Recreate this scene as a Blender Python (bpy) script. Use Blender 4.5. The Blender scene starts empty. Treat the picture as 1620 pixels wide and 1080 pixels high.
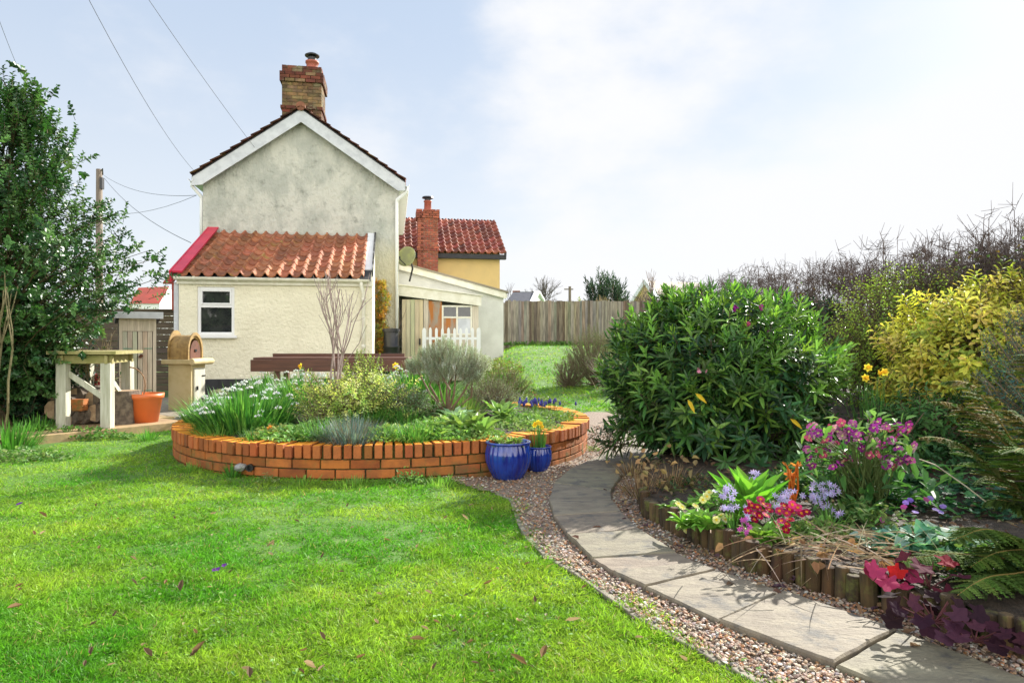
import bpy, math, random
import numpy as np
from mathutils import Vector, Matrix
random.seed(7); rng = np.random.default_rng(7)
C = bpy.context.scene.collection
PI = math.pi; R = math.radians
F = 1080.0; CH = 1.03
def P(px, py, Y): return np.array([(px-810)/F*Y, Y, CH-(py-540)/F*Y])
def G(px, py, z=0.0):
    Y = (CH-z)*F/(py-540.0); return np.array([(px-810)/F*Y, Y, z])
def sst(a, b, x):
    t = np.clip((x-a)/(b-a), 0, 1); return t*t*(3-2*t)
def gz(x, y):
    x = np.asarray(x, float); y = np.asarray(y, float)
    rise = 0.92*(0.55*sst(8.6, 19.5, y)+0.45*np.clip((y-8.6)/10.9, 0, 1))*sst(-1.7, 0.3, x)
    dip = -0.05*sst(-0.75, -0.1, x)*sst(4.0, 4.8, y)*(1-sst(7.5, 9, y))
    return rise+dip
def unit(v): return v/np.maximum(np.linalg.norm(v, axis=-1, keepdims=True), 1e-9)
_lat = rng.random((64, 64))
def vnoise(x, y, s=1.0):
    x = np.asarray(x)*s+100; y = np.asarray(y)*s+100
    i = np.floor(x).astype(int); j = np.floor(y).astype(int); u = x-i; v = y-j
    u = u*u*(3-2*u); v = v*v*(3-2*v)
    a = _lat[i % 64, j % 64]; b = _lat[(i+1) % 64, j % 64]; c = _lat[i % 64, (j+1) % 64]; d = _lat[(i+1) % 64, (j+1) % 64]
    return (a*(1-u)+b*u)*(1-v)+(c*(1-u)+d*u)*v
def inpoly(x, y, poly):
    ins = np.zeros(len(x), bool); n = len(poly); j = n-1
    for i in range(n):
        xi, yi = poly[i][0], poly[i][1]; xj, yj = poly[j][0], poly[j][1]
        if yi != yj:
            ins ^= ((yi > y) != (yj > y)) & (x < (xj-xi)*(y-yi)/(yj-yi)+xi)
        j = i
    return ins

# ------------------------------------------------------------------ mesh collector
class MB:
    def __init__(s): s.v = []; s.f = []; s.c = []; s.n = 0
    def add(s, V, Fs, col=(1, 1, 1)):
        V = np.asarray(V, float).reshape(-1, 3)
        if not isinstance(Fs, list) or (len(Fs) and not hasattr(Fs[0], '__len__')): Fs = [Fs]
        for f in Fs:
            f = np.asarray(f, int)
            if f.ndim == 1: f = f[None, :]
            s.f.append(f+s.n)
        c = np.asarray(col, float)
        if c.ndim == 1: c = np.tile(c, (len(V), 1))
        s.v.append(V); s.c.append(c); s.n += len(V); return s
    def box(s, x0, x1, y0, y1, z0, z1, col=(1, 1, 1), M=None):
        V = np.array([[x, y, z] for x in (x0, x1) for y in (y0, y1) for z in (z0, z1)], float)
        if M is not None: V = V @ np.array(M.to_3x3()).T + np.array(M.translation)
        return s.add(V, [[[0, 1, 3, 2], [4, 6, 7, 5], [0, 4, 5, 1], [2, 3, 7, 6], [0, 2, 6, 4], [1, 5, 7, 3]]], col)
    def bar(s, a, b, w, h, col=(1, 1, 1), up=(0, 0, 1)):
        a = np.array(a, float); b = np.array(b, float); d = unit(b-a); r = unit(np.cross(d, up)); u = np.cross(r, d)
        V = [p+r*i*w/2+u*j*h/2 for p in (a, b) for i, j in ((-1, -1), (1, -1), (1, 1), (-1, 1))]
        return s.add(V, [[[0, 3, 2, 1], [4, 5, 6, 7], [0, 1, 5, 4], [1, 2, 6, 5], [2, 3, 7, 6], [3, 0, 4, 7]]], col)
    def prism(s, poly, w0, w1, axis='y', col=(1, 1, 1)):
        n = len(poly)
        def m(p, w):
            if axis == 'y': return (p[0], w, p[1])
            if axis == 'z': return (p[0], p[1], w)
            return (w, p[0], p[1])
        V = [m(p, w0) for p in poly]+[m(p, w1) for p in poly]
        s.add(V, [list([list(range(n))]), [list(range(2*n-1, n-1, -1))], [[i, (i+1) % n, n+(i+1) % n, n+i] for i in range(n)]], col); return s
    def lathe(s, prof, c=(0, 0, 0), n=24, col=(1, 1, 1), flute=0, nf=12, M=None):
        a = np.linspace(0, 2*PI, n, endpoint=False); V = []
        for r, z in prof:
            rr = r*(1+flute*np.abs(np.sin(a*nf/2))-flute*.5) if flute else r
            V.append(np.stack([np.cos(a)*rr, np.sin(a)*rr, np.full(n, z)], 1))
        V = np.concatenate(V)
        if M is not None: V = V @ np.array(M.to_3x3()).T
        V = V+np.array(c)
        fs = [[k*n+i, k*n+(i+1) % n, (k+1)*n+(i+1) % n, (k+1)*n+i] for k in range(len(prof)-1) for i in range(n)]
        return s.add(V, np.array(fs), col)
    def tube(s, pts, r, n=8, col=(1, 1, 1)):
        pts = np.array(pts, float); rs = np.full(len(pts), r) if np.isscalar(r) else np.array(r, float)
        t = np.gradient(pts, axis=0); t = unit(t); ref = np.array([0, 0, 1.]) if abs(t[0][2]) < .9 else np.array([1., 0, 0])
        V = []; a = np.linspace(0, 2*PI, n, endpoint=False)
        for p, d, q in zip(pts, t, rs):
            u = ref-d*np.dot(ref, d); u = u/np.linalg.norm(u); w = np.cross(d, u); ref = u
            V.append(p+q*(np.cos(a)[:, None]*u+np.sin(a)[:, None]*w))
        k = len(pts); fs = [[j*n+i, j*n+(i+1) % n, (j+1)*n+(i+1) % n, (j+1)*n+i] for j in range(k-1) for i in range(n)]
        s.add(np.concatenate(V), [np.array(fs), [list(range(n))[::-1]], [list(range((k-1)*n, k*n))]], col); return s
    def segs(s, S, n=4, col=(1, 1, 1)):
        if not len(S): return s
        S = np.array(S, float).reshape(-1, 8); p0 = S[:, :3]; p1 = S[:, 3:6]; d = unit(p1-p0)
        ref = np.where(np.abs(d[:, 2:3]) < .9, np.array([[0, 0, 1.]]), np.array([[1., 0, 0]]))
        u = unit(np.cross(d, ref)); w = np.cross(d, u); a = np.linspace(0, 2*PI, n, endpoint=False)
        off = np.cos(a)[None, :, None]*u[:, None]+np.sin(a)[None, :, None]*w[:, None]
        V = np.concatenate([p0[:, None]+off*S[:, 6][:, None, None], p1[:, None]+off*S[:, 7][:, None, None]], 1).reshape(-1, 3)
        q = np.array([[i, (i+1) % n, n+(i+1) % n, n+i] for i in range(n)])
        fs = (q[None]+(np.arange(len(S))*2*n)[:, None, None]).reshape(-1, 4)
        c = np.asarray(col, float)
        if c.ndim == 2: c = np.repeat(c, 2*n, 0)
        return s.add(V, fs, c)
    # leaves: arrays of positions, directions, blade normals
    def leaves(s, pos, d, nrm, L, W, col, kind='oval', fold=.25, droop=.15):
        pos = np.asarray(pos, float); N = len(pos)
        if N == 0: return s
        d = unit(np.asarray(d, float)); nrm = np.asarray(nrm, float); side = unit(np.cross(d, nrm)); up = unit(np.cross(side, d))
        L = np.broadcast_to(L, (N,)).astype(float); W = np.broadcast_to(W, (N,)).astype(float)
        if kind == 'oval':
            T = [(0, 0, 0), (.3, -.5, 1), (.3, 0, 0), (.3, .5, 1), (.7, -.38, .8), (.7, 0, 0), (.7, .38, .8), (1, 0, 0)]
            Fs = [np.array([[0, 3, 2], [0, 2, 1], [6, 7, 5], [5, 7, 4]]), np.array([[3, 6, 5, 2], [2, 5, 4, 1]])]
        elif kind == 'obov':
            T = [(0, 0, 0), (.45, -.3, .6), (.45, 0, 0), (.45, .3, .6), (.8, -.5, 1), (.82, 0, 0), (.8, .5, 1), (1, 0, 0)]
            Fs = [np.array([[0, 3, 2], [0, 2, 1], [6, 7, 5], [5, 7, 4]]), np.array([[3, 6, 5, 2], [2, 5, 4, 1]])]
        elif kind == 'lobed':
            T = [(.45, 0, 0)]; m = 25
            for i in range(m):
                a = -PI+2*PI*(i+.5)/m; r = .5*(.8+.14*math.cos(5*a)+(.06 if i % 2 else 0)); r *= (1 if abs(a) < 2.7 else .45); T.append((.45+r*math.cos(a), r*math.sin(a), .5+.25*math.cos(5*a)))
            Fs = [np.array([[0, 1+i, 1+(i+1) % m] for i in range(m)])]
        else:
            T = [(0, 0, 0), (.45, -.5, 1), (.45, .5, 1), (1, 0, 0)]; Fs = [np.array([[0, 2, 3], [0, 3, 1]])]
        T = np.array(T); k = len(T)
        V = pos[:, None]+d[:, None]*(T[None, :, 0:1]*L[:, None, None])+side[:, None]*(T[None, :, 1:2]*W[:, None, None])\
            + up[:, None]*(T[None, :, 2:3]*fold*W[:, None, None])
        V[:, :, 2] -= droop*L[:, None]*T[None, :, 0]**2
        c = np.asarray(col, float)
        if c.ndim == 1: c = np.tile(c, (N, 1))
        FF = [(f[None]+(np.arange(N)*k)[:, None, None]).reshape(-1, f.shape[1]) for f in Fs]
        return s.add(V.reshape(-1, 3), FF, np.repeat(c, k, 0))
    def blades(s, pos, d, L, W, col, droop=.4, seg=3, taper=.9, nrm=None):
        pos = np.asarray(pos, float); N = len(pos); d = unit(np.asarray(d, float))
        L = np.broadcast_to(L, (N,)).astype(float); W = np.broadcast_to(W, (N,)).astype(float); droop = np.broadcast_to(droop, (N,)).astype(float)
        th = rng.random(N)*2*PI
        rnd = np.stack([np.cos(th), np.sin(th), np.zeros(N)], 1) if nrm is None else np.asarray(nrm, float)
        side = unit(np.cross(d, rnd)); V = []
        for i in range(seg+1):
            t = i/seg; p = pos+d*(L*t)[:, None]; p[:, 2] -= droop*L*t*t
            w = W*(1-t**2*taper)*.5
            if i == seg: V.append(p[:, None])
            else: V.append(np.stack([p-side*w[:, None], p+side*w[:, None]], 1))
        V = np.concatenate(V, 1); k = 2*seg+1; base = (np.arange(N)*k)[:, None, None]
        q = np.array([[2*i, 2*i+1, 2*i+3, 2*i+2] for i in range(seg-1)]).reshape(-1, 4); t3 = np.array([[2*seg-2, 2*seg-1, 2*seg]])
        Fs = [(t3[None]+base).reshape(-1, 3)]
        if len(q): Fs.append((q[None]+base).reshape(-1, 4))
        c = np.asarray(col, float)
        if c.ndim == 1: c = np.tile(c, (N, 1))
        return s.add(V.reshape(-1, 3), Fs, np.repeat(c, k, 0))
    def build(s, name, mat, parent=None, smooth=False, bevel=0, loc=None):
        me = bpy.data.meshes.new(name)
        V = np.concatenate(s.v)
        if loc is not None: V = V-np.array(loc)
        me.vertices.add(len(V)); me.vertices.foreach_set('co', V.astype(np.float32).ravel())
        idx = np.concatenate([f.ravel() for f in s.f]); tot = np.concatenate([np.full(len(f), f.shape[1]) for f in s.f])
        st = np.concatenate([[0], np.cumsum(tot)[:-1]])
        me.loops.add(len(idx)); me.loops.foreach_set('vertex_index', idx.astype(np.int32))
        me.polygons.add(len(tot)); me.polygons.foreach_set('loop_start', st.astype(np.int32))
        me.polygons.foreach_set('use_smooth', np.full(len(tot), smooth, dtype=bool))
        me.update(calc_edges=True); me.validate()
        if len(me.vertices) == len(V):
            a = me.color_attributes.new('Col', 'FLOAT_COLOR', 'POINT')
            cc = np.concatenate([np.concatenate(s.c), np.ones((len(V), 1))], 1); a.data.foreach_set('color', cc.astype(np.float32).ravel())
        me.materials.append(mat); o = bpy.data.objects.new(name, me); C.objects.link(o)
        if parent is not None: o.parent = parent
        if loc is not None: o.location = loc
        if bevel:
            m = o.modifiers.new('b', 'BEVEL'); m.width = bevel; m.segments = 2; m.limit_method = 'ANGLE'; m.angle_limit = R(40)
        return o
def tag(o, label=None, cat=None, group=None, kind=None):
    if label: o['label'] = label
    if cat: o['category'] = cat
    if group: o['group'] = group
    if kind: o['kind'] = kind
    return o
def thing(name, label, cat, loc=(0, 0, 0), rz=0, group=None):
    o = bpy.data.objects.new(name, None); C.objects.link(o); o.location = [float(q) for q in loc]; o.rotation_euler = (0, 0, rz)
    o.empty_display_size = .1
    return tag(o, label, cat, group)
def put(mb, name, mat, root, **k):           # mesh written in world coordinates, parented to an unrotated root
    o = mb.build(name, mat, None, **k); o.parent = root; o.location = -Vector(root.location); return o
def single(mb, name, mat, label, cat, loc, group=None, **k):
    return tag(mb.build(name, mat, loc=[float(q) for q in loc], **k), label, cat, group)

# ------------------------------------------------------------------ materials
def nd(nt, t, **k):
    n = nt.nodes.new(t)
    for a, b in k.items(): setattr(n, a, b)
    return n
def mixc(nt, fac, a, b, mode='MIX'):
    m = nd(nt, 'ShaderNodeMix', data_type='RGBA', blend_type=mode)
    for i, v in ((0, fac), (6, a), (7, b)):
        if hasattr(v, 'is_linked'): nt.links.new(v, m.inputs[i])
        else: m.inputs[i].default_value = v if i == 0 else (*v[:3], 1)
    return m.outputs[2]
def ramp(nt, inp, lo, hi):
    m = nd(nt, 'ShaderNodeMapRange', interpolation_type='SMOOTHSTEP'); nt.links.new(inp, m.inputs[0]); m.inputs[1].default_value = lo; m.inputs[2].default_value = hi
    return m.outputs[0]
def noise(nt, vec, sc, det=6, rough=.6):
    n = nd(nt, 'ShaderNodeTexNoise'); n.inputs['Scale'].default_value = sc; n.inputs['Detail'].default_value = det; n.inputs['Roughness'].default_value = rough
    nt.links.new(vec, n.inputs['Vector']); return n.outputs[0]
def material(name, c1, c2=None, sc=4, lo=.35, hi=.65, rough=.8, bump=0, bsc=60, bdist=.01, attr=False, metal=0, spec=.5, stretch=None, c3=None, sc3=2, lo3=.5, hi3=.65,
             top=None, zmix=None, coat=0, bdet=5, trans=0, tint=(1.25, 1.3, .7)):
    m = bpy.data.materials.new(name); m.use_nodes = True; nt = m.node_tree; b = nt.nodes['Principled BSDF']; out = nt.nodes['Material Output']
    tc = nd(nt, 'ShaderNodeTexCoord').outputs['Object']
    if stretch:
        mp = nd(nt, 'ShaderNodeMapping'); mp.inputs['Scale'].default_value = stretch; nt.links.new(tc, mp.inputs[0]); v = mp.outputs[0]
    else: v = tc
    if c2 is not None: col = mixc(nt, ramp(nt, noise(nt, v, sc), lo, hi), c1, c2)
    else: col = mixc(nt, 0.0, c1, c1)
    if attr:
        a = nd(nt, 'ShaderNodeVertexColor', layer_name='Col'); col = mixc(nt, 1.0, col, a.outputs[0], 'MULTIPLY')
    if c3 is not None: col = mixc(nt, ramp(nt, noise(nt, tc, sc3, 8, .7), lo3, hi3), col, c3)
    if zmix is not None:
        sp = nd(nt, 'ShaderNodeSeparateXYZ'); nt.links.new(tc, sp.inputs[0]); m1 = nd(nt, 'ShaderNodeMath', operation='MULTIPLY_ADD'); nt.links.new(noise(nt, tc, 1.5), m1.inputs[0]); m1.inputs[1].default_value = 1.2; nt.links.new(sp.outputs[2], m1.inputs[2])
        col = mixc(nt, ramp(nt, m1.outputs[0], zmix[1], zmix[2]), zmix[0], col)
    if top is not None:                       # growth that sits on upward faces
        g = nd(nt, 'ShaderNodeNewGeometry'); sx = nd(nt, 'ShaderNodeSeparateXYZ'); nt.links.new(g.outputs['Normal'], sx.inputs[0])
        mm = nd(nt, 'ShaderNodeMath', operation='MULTIPLY'); nt.links.new(ramp(nt, sx.outputs[2], .5, .9), mm.inputs[0]); nt.links.new(ramp(nt, noise(nt, tc, top[1]), top[2], top[3]), mm.inputs[1])
        col = mixc(nt, mm.outputs[0], col, top[0])
    nt.links.new(col, b.inputs['Base Color']); b.inputs['Roughness'].default_value = rough; b.inputs['Metallic'].default_value = metal
    b.inputs['Specular IOR Level'].default_value = spec
    if coat: b.inputs['Coat Weight'].default_value = coat; b.inputs['Coat Roughness'].default_value = .08
    if bump:
        bp = nd(nt, 'ShaderNodeBump'); bp.inputs['Strength'].default_value = bump; bp.inputs['Distance'].default_value = bdist
        nt.links.new(noise(nt, v, bsc, bdet, .6), bp.inputs['Height']); nt.links.new(bp.outputs[0], b.inputs['Normal'])
    if trans:
        t = nd(nt, 'ShaderNodeBsdfTranslucent'); nt.links.new(mixc(nt, 1.0, col, tint, 'MULTIPLY'), t.inputs[0])
        ms = nd(nt, 'ShaderNodeMixShader'); ms.inputs[0].default_value = trans
        nt.links.new(b.outputs[0], ms.inputs[1]); nt.links.new(t.outputs[0], ms.inputs[2]); nt.links.new(ms.outputs[0], out.inputs[0])
    return m
W1 = (1, 1, 1)
def leafmat(name, rough=.45, trans=.3, spec=.5): return material(name, W1, (.75, .8, .7), sc=3, attr=True, rough=rough, trans=trans, spec=spec)
M = dict(
 leaf=leafmat('leaf_soft', .5, .32, .25), frond=leafmat('frond', .8, .15, .1), gloss=leafmat('leaf_glossy', .37, .22, .42), grass=leafmat('grass_blade', .5, .4, .3), petal=material('petal', W1, (.85, .85, .85), sc=3, attr=True, rough=.7, trans=.3, spec=.15, tint=(1, 1, 1)),
 bark=material('bark', (.16, .12, .085), (.3, .25, .18), sc=25, bump=.6, bsc=60, attr=True, stretch=(1, 1, .3)),
 twig=material('twig', W1, (.7, .65, .6), sc=20, attr=True, rough=.85),
 lawn=material('lawn_soil', (.06, .15, .015), (.1, .2, .025), sc=6, bump=.5, bsc=90, c3=(.12, .09, .045), sc3=14, lo3=.6, hi3=.75),
 soil=material('soil', (.035, .024, .016), (.08, .055, .035), sc=18, bump=1, bsc=90, bdist=.02),
 gravelbase=material('gravel_base', (.2, .14, .1), (.32, .25, .19), sc=60, bump=1, bsc=120),
 stone=material('pebble', W1, (.8, .78, .75), sc=60, attr=True, rough=.7),
 slab=material('sandstone_slab', (.18, .15, .11), (.25, .215, .155), sc=5, bump=.7, bsc=22, bdist=.012, c3=(.085, .082, .075), sc3=7, lo3=.5, hi3=.68, attr=True, stretch=(1.2, 3, 1), rough=.75, bdet=9),
 concrete=material('edging_concrete', (.2, .175, .13), (.3, .26, .2), sc=12, bump=.5, bsc=80),
 render_up=material('weathered_render', (.62, .61, .54), (.44, .45, .40), sc=3.0, lo=.36, hi=.66, bump=1, bsc=17, bdist=.06, stretch=(1, 1, .55), c3=(.24, .25, .215), sc3=3.6, lo3=.5, hi3=.76, bdet=8, zmix=((.62, .58, .42), 3.2, 4.2)),
 render_lo=material('cream_render', (.85, .80, .62), (.77, .72, .55), sc=1.6, bump=.8, bsc=16, bdist=.05, c3=(.38, .37, .27), sc3=2.3, lo3=.62, hi3=.82, bdet=7),
 render_ext=material('pale_render', (.72, .72, .68), (.62, .62, .58), sc=2, bump=.5, bsc=30),
 ochre=material('ochre_render', (.68, .49, .2), (.62, .45, .19), sc=2, bump=.3, bsc=30),
 plinth=material('black_plinth', (.016, .017, .022), (.03, .03, .035), sc=8, rough=.6),
 white=material('white_paint', (.78, .79, .8), (.66, .68, .7), sc=6, lo=.5, hi=.8, rough=.5),
 upvc=material('white_plastic', (.8, .8, .8), rough=.3),
 barge=material('grey_white_board', (.6, .62, .66), (.48, .5, .54), sc=5, rough=.6),
 creampaint=material('cream_paint', (.8, .78, .68), (.7, .67, .55), sc=7, rough=.6),
 tile=material('pantile_clay', W1, (.55, .5, .5), sc=9, lo=.35, hi=.75, attr=True, rough=.8, bump=.3, bsc=80, c3=(.36, .25, .04), sc3=1.9, lo3=.57, hi3=.72),
 tile_clean=material('pantile_red', W1, (.75, .7, .7), sc=7, attr=True, rough=.75),
 redboard=material('crimson_board', (.62, .03, .07), (.5, .025, .06), sc=3, rough=.45),
 lead=material('bitumen_flashing', (.02, .02, .022), (.3, .3, .3), sc=5, lo=.5, hi=.7, rough=.5),
 slate=material('dark_slate', (.035, .035, .05), (.06, .06, .075), sc=6, rough=.6),
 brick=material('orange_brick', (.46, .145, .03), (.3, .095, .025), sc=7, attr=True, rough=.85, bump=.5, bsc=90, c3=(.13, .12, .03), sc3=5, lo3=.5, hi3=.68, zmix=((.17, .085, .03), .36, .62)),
 coping=material('lichen_brick', (.46, .135, .035), (.34, .105, .03), sc=7, attr=True, rough=.85, bump=.7, bsc=70, top=((.8, .30, .01), 9, .25, .5), c3=(.16, .2, .03), sc3=9, lo3=.62, hi3=.72),
 mortar=material('mossy_mortar', (.1, .11, .02), (.035, .03, .012), sc=14, bump=.8, bsc=60),
 oldbrick=material('old_chimney_brick', (.27, .2, .1), (.13, .09, .055), sc=6, attr=True, bump=.8, bsc=40, rough=.9, c3=(.19, .16, .09), sc3=3, lo3=.54, hi3=.64),
 clay=material('clay_pot_red', (.4, .1, .06), (.3, .08, .05), sc=8, rough=.6),
 black=material('black_metal', (.015, .015, .018), rough=.4),
 glass=material('window_glass', (.018, .02, .022), (.035, .04, .035), sc=5, rough=.04, spec=.9),
 greywood=material('weathered_boards', (.36, .32, .25), (.17, .15, .12), sc=8, attr=True, stretch=(3, 3, .25), rough=.9, bump=.4, bsc=30),
 darkwood=material('dark_slat_wood', (.07, .052, .035), (.12, .09, .06), sc=10, stretch=(.3, .3, 3), rough=.85, bump=.4, bsc=30, attr=True),
 shedwood=material('pale_grey_wood', (.64, .57, .46), (.48, .42, .33), sc=12, stretch=(3, 3, .2), rough=.85, bump=.4, bsc=30, attr=True),
 brown=material('brown_stained_timber', (.085, .032, .02), (.13, .05, .03), sc=10, stretch=(.3, 3, 3), rough=.55, bump=.2, bsc=30),
 deck=material('decking_wood', (.45, .31, .16), (.33, .24, .13), sc=8, rough=.75, bump=.3, bsc=40, attr=True),
 mosswood=material('mossy_wood', (.27, .25, .09), (.36, .31, .14), sc=10, rough=.85, bump=.3, bsc=40),
 whitewood=material('whitewashed_wood', (.52, .51, .43), (.38, .37, .28), sc=9, stretch=(3, 3, .3), rough=.7, bump=.3, bsc=30),
 ovenwood=material('yellow_timber', (.4, .26, .09), (.27, .17, .06), sc=7, stretch=(1, 1, 3), rough=.6, bump=.2, bsc=30, attr=True),
 cabinet=material('cream_cabinet', (.58, .48, .26), (.46, .36, .16), sc=4, lo=.4, hi=.7, rough=.7),
 ovenmouth=material('reddish_brick', (.15, .055, .03), (.1, .04, .025), sc=20, rough=.8),
 terracotta=material('orange_plastic', (.72, .17, .045), (.62, .15, .045), sc=5, rough=.4),
 blueglaze=material('blue_glaze', (.006, .012, .17), (.012, .05, .33), sc=14, stretch=(1, 1, .12), rough=.12, coat=.6, spec=.6),
 logwood=material('round_log_wood', (.13, .08, .035), (.05, .035, .02), sc=10, attr=True, stretch=(2, 2, .4), rough=.85, bump=.5, bsc=50, c3=(.13, .14, .03), sc3=9, lo3=.5, hi3=.68),
 logend=material('cut_log_end', (.42, .3, .18), (.3, .2, .12), sc=20, rough=.9),
 firewood=material('firewood', (.09, .07, .055), (.2, .16, .12), sc=14, attr=True, bump=1, bsc=40, rough=.95),
 enamel=material('white_enamel', (.74, .78, .78), rough=.25),
 rock=material('mossy_rock', (.2, .18, .1), (.12, .14, .05), sc=9, bump=.8, bsc=30),
 dish=material('satellite_dish_grey', (.32, .34, .14), (.25, .26, .14), sc=6, rough=.5),
 pole=material('tarred_pole', (.13, .1, .075), (.2, .16, .12), sc=12, stretch=(3, 3, .3)),
 wire=material('cable', (.04, .04, .045), rough=.6),
 red=material('red_bucket', (.35, .02, .04), rough=.4), label=material('paper_label', (.75, .73, .72), rough=.5),
 farroof=material('red_far_roof', (.34, .045, .025), (.26, .04, .022), sc=1.5), paleroof=material('brown_far_roof', (.22, .19, .14), (.28, .24, .18), sc=2),
 rust=material('weathered_orange_ply', (.42, .15, .03), (.33, .28, .22), sc=3, stretch=(3, 1, .6), lo=.4, hi=.6), greenhinge=material('green_hinge', (.12, .3, .2), rough=.6),
)
def tone(base, n, v=.25, h=.12):
    b = np.asarray(base, float)
    return np.clip(b*(1+v*rng.uniform(-1, 1, (n, 1)))*(1+h*rng.uniform(-1, 1, (n, 3))), 0, 1)
def pick(cols, n, w=None, v=.25, h=.1):
    cols = np.array(cols, float); i = rng.choice(len(cols), n, p=w)
    return np.clip(cols[i]*(1+v*rng.uniform(-1, 1, (n, 1)))*(1+h*rng.uniform(-1, 1, (n, 3))), 0, 1)

# ------------------------------------------------------------------ camera, world, sun
cam = bpy.data.cameras.new('camera'); co = bpy.data.objects.new('camera', cam); C.objects.link(co)
co.location = (0, 0, CH); co.rotation_euler = (R(90), 0, 0); cam.lens = 24; cam.sensor_width = 36; cam.clip_end = 2000; cam.clip_start = .05
bpy.context.scene.camera = co
AZ, EL = R(49), R(31)            # sun direction measured from +x towards +y
SD = np.array([math.cos(AZ)*math.cos(EL), math.sin(AZ)*math.cos(EL), math.sin(EL)])
sl = bpy.data.lights.new('sun', 'SUN'); so = bpy.data.objects.new('sun', sl); C.objects.link(so)
sl.energy = 5.0; sl.angle = R(.53); sl.color = (1, .95, .86)
so.rotation_euler = Vector(SD).to_track_quat('Z', 'Y').to_euler(); so.location = (20, 20, 30)
w = bpy.data.worlds.new('World'); bpy.context.scene.world = w; w.use_nodes = True; nt = w.node_tree; bg = nt.nodes['Background']
sky = nd(nt, 'ShaderNodeTexSky', sky_type='NISHITA'); sky.sun_disc = False; sky.sun_elevation = EL; sky.sun_rotation = math.atan2(SD[0], SD[1]); sky.air_density = 1; sky.dust_density = 1.2
tc = nd(nt, 'ShaderNodeTexCoord').outputs['Generated']
sx = nd(nt, 'ShaderNodeSeparateXYZ'); nt.links.new(tc, sx.inputs[0])
mp = nd(nt, 'ShaderNodeMapping'); mp.inputs['Scale'].default_value = (1, 1, 1.9); mp.inputs['Location'].default_value = (3.1, 1.7, .4); nt.links.new(tc, mp.inputs[0])
cl = noise(nt, mp.outputs[0], 2.1, 9, .55)
hz = nd(nt, 'ShaderNodeMath', operation='MULTIPLY_ADD'); nt.links.new(sx.outputs[2], hz.inputs[0]); hz.inputs[1].default_value = -.62; hz.inputs[2].default_value = .22
xr = nd(nt, 'ShaderNodeMath', operation='MULTIPLY_ADD'); nt.links.new(sx.outputs[0], xr.inputs[0]); xr.inputs[1].default_value = .16; nt.links.new(hz.outputs[0], xr.inputs[2])
ad = nd(nt, 'ShaderNodeMath', operation='ADD'); nt.links.new(cl, ad.inputs[0]); nt.links.new(xr.outputs[0], ad.inputs[1])
fac = ramp(nt, ad.outputs[0], .44, .66)
el = nd(nt, 'ShaderNodeMapRange', interpolation_type='SMOOTHSTEP'); nt.links.new(sx.outputs[2], el.inputs[0]); el.inputs[1].default_value = 0; el.inputs[2].default_value = .5
skyc = mixc(nt, .88, sky.outputs[0], mixc(nt, el.outputs[0], (5.3, 5.55, 5.8), (3.5, 4.2, 5.25)))
# unseen clouds behind the camera, added and brightened as fill for the shaded facade
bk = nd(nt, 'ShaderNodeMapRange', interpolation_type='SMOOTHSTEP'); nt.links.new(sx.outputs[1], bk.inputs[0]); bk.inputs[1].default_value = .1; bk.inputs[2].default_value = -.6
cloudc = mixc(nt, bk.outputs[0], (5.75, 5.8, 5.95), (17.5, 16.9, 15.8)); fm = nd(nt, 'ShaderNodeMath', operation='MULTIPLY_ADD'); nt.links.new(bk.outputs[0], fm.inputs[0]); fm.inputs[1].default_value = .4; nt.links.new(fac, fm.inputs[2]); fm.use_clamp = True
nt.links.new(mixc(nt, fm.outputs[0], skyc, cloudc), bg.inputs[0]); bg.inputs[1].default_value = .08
vs = bpy.context.scene.view_settings; vs.view_transform = 'Standard'; vs.look = 'None'; vs.exposure = 1.1; vs.gamma = 1
bpy.context.scene.cycles.max_bounces = 8; bpy.context.scene.cycles.transparent_max_bounces = 8

# ------------------------------------------------------------------ ground
def sheet(xs, ys, zf, mat, name, mask=None):
    X, Y = np.meshgrid(xs, ys); Z = zf(X, Y); V = np.stack([X.ravel(), Y.ravel(), Z.ravel()], 1); nx = len(xs); ny = len(ys)
    i = np.arange((ny-1)*(nx-1)); r = i//(nx-1); c = i % (nx-1); a = r*nx+c; fs = np.stack([a, a+1, a+nx+1, a+nx], 1)
    if mask is not None:
        cx = V[fs].mean(1); fs = fs[mask(cx[:, 0], cx[:, 1])]
        used, inv = np.unique(fs, return_inverse=True); V = V[used]; fs = inv.reshape(-1, 4)
    o = MB().add(V, fs).build(name, mat, smooth=True); return tag(o, kind='structure')
def axis(a, b, fine, lo, hi, coarse=12): return np.concatenate([np.linspace(lo, a, coarse, endpoint=False), np.arange(a, b, fine), np.linspace(b, hi, coarse)])
sheet(axis(-8, 8, .25, -300, 300), axis(-1, 24, .25, -60, 400), lambda x, y: gz(x, y)-.012-.012*(vnoise(x, y, 1.3)-.5), M['lawn'], 'ground')

edge_px = [(752, 762), (785, 768), (808, 778), (815, 800), (822, 825), (833, 847), (868, 880), (911, 904), (1000, 969), (1105, 1026), (1161, 1057), (1230, 1096), (1420, 1190)]
EDGE = [G(a, b)[:2] for a, b in edge_px]
PL = [G(a, b)[:2] for a, b in [(1620, 1190), (1320, 1060), (1137, 990), (1019, 935), (967, 911), (936, 891), (897, 852), (875, 822), (867, 785), (876, 758), (903, 735), (948, 716), (972, 702), (980, 688), (980, 672), (975, 660)]]
PR = [G(a, b)[:2] for a, b in [(1800, 1150), (1419, 1004), (1239, 942), (1133, 908), (1105, 897), (1072, 881), (1014, 844), (984, 815), (970, 790), (967, 770), (985, 745), (1025, 720), (1048, 702), (1050, 688), (1045, 672), (1035, 660)]]
BC = np.array([-1.274, 7.19]); BR = 2.06
def inbed(x, y, pad=0): return (x-BC[0])**2+(y-BC[1])**2 < (BR+pad)**2
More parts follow.
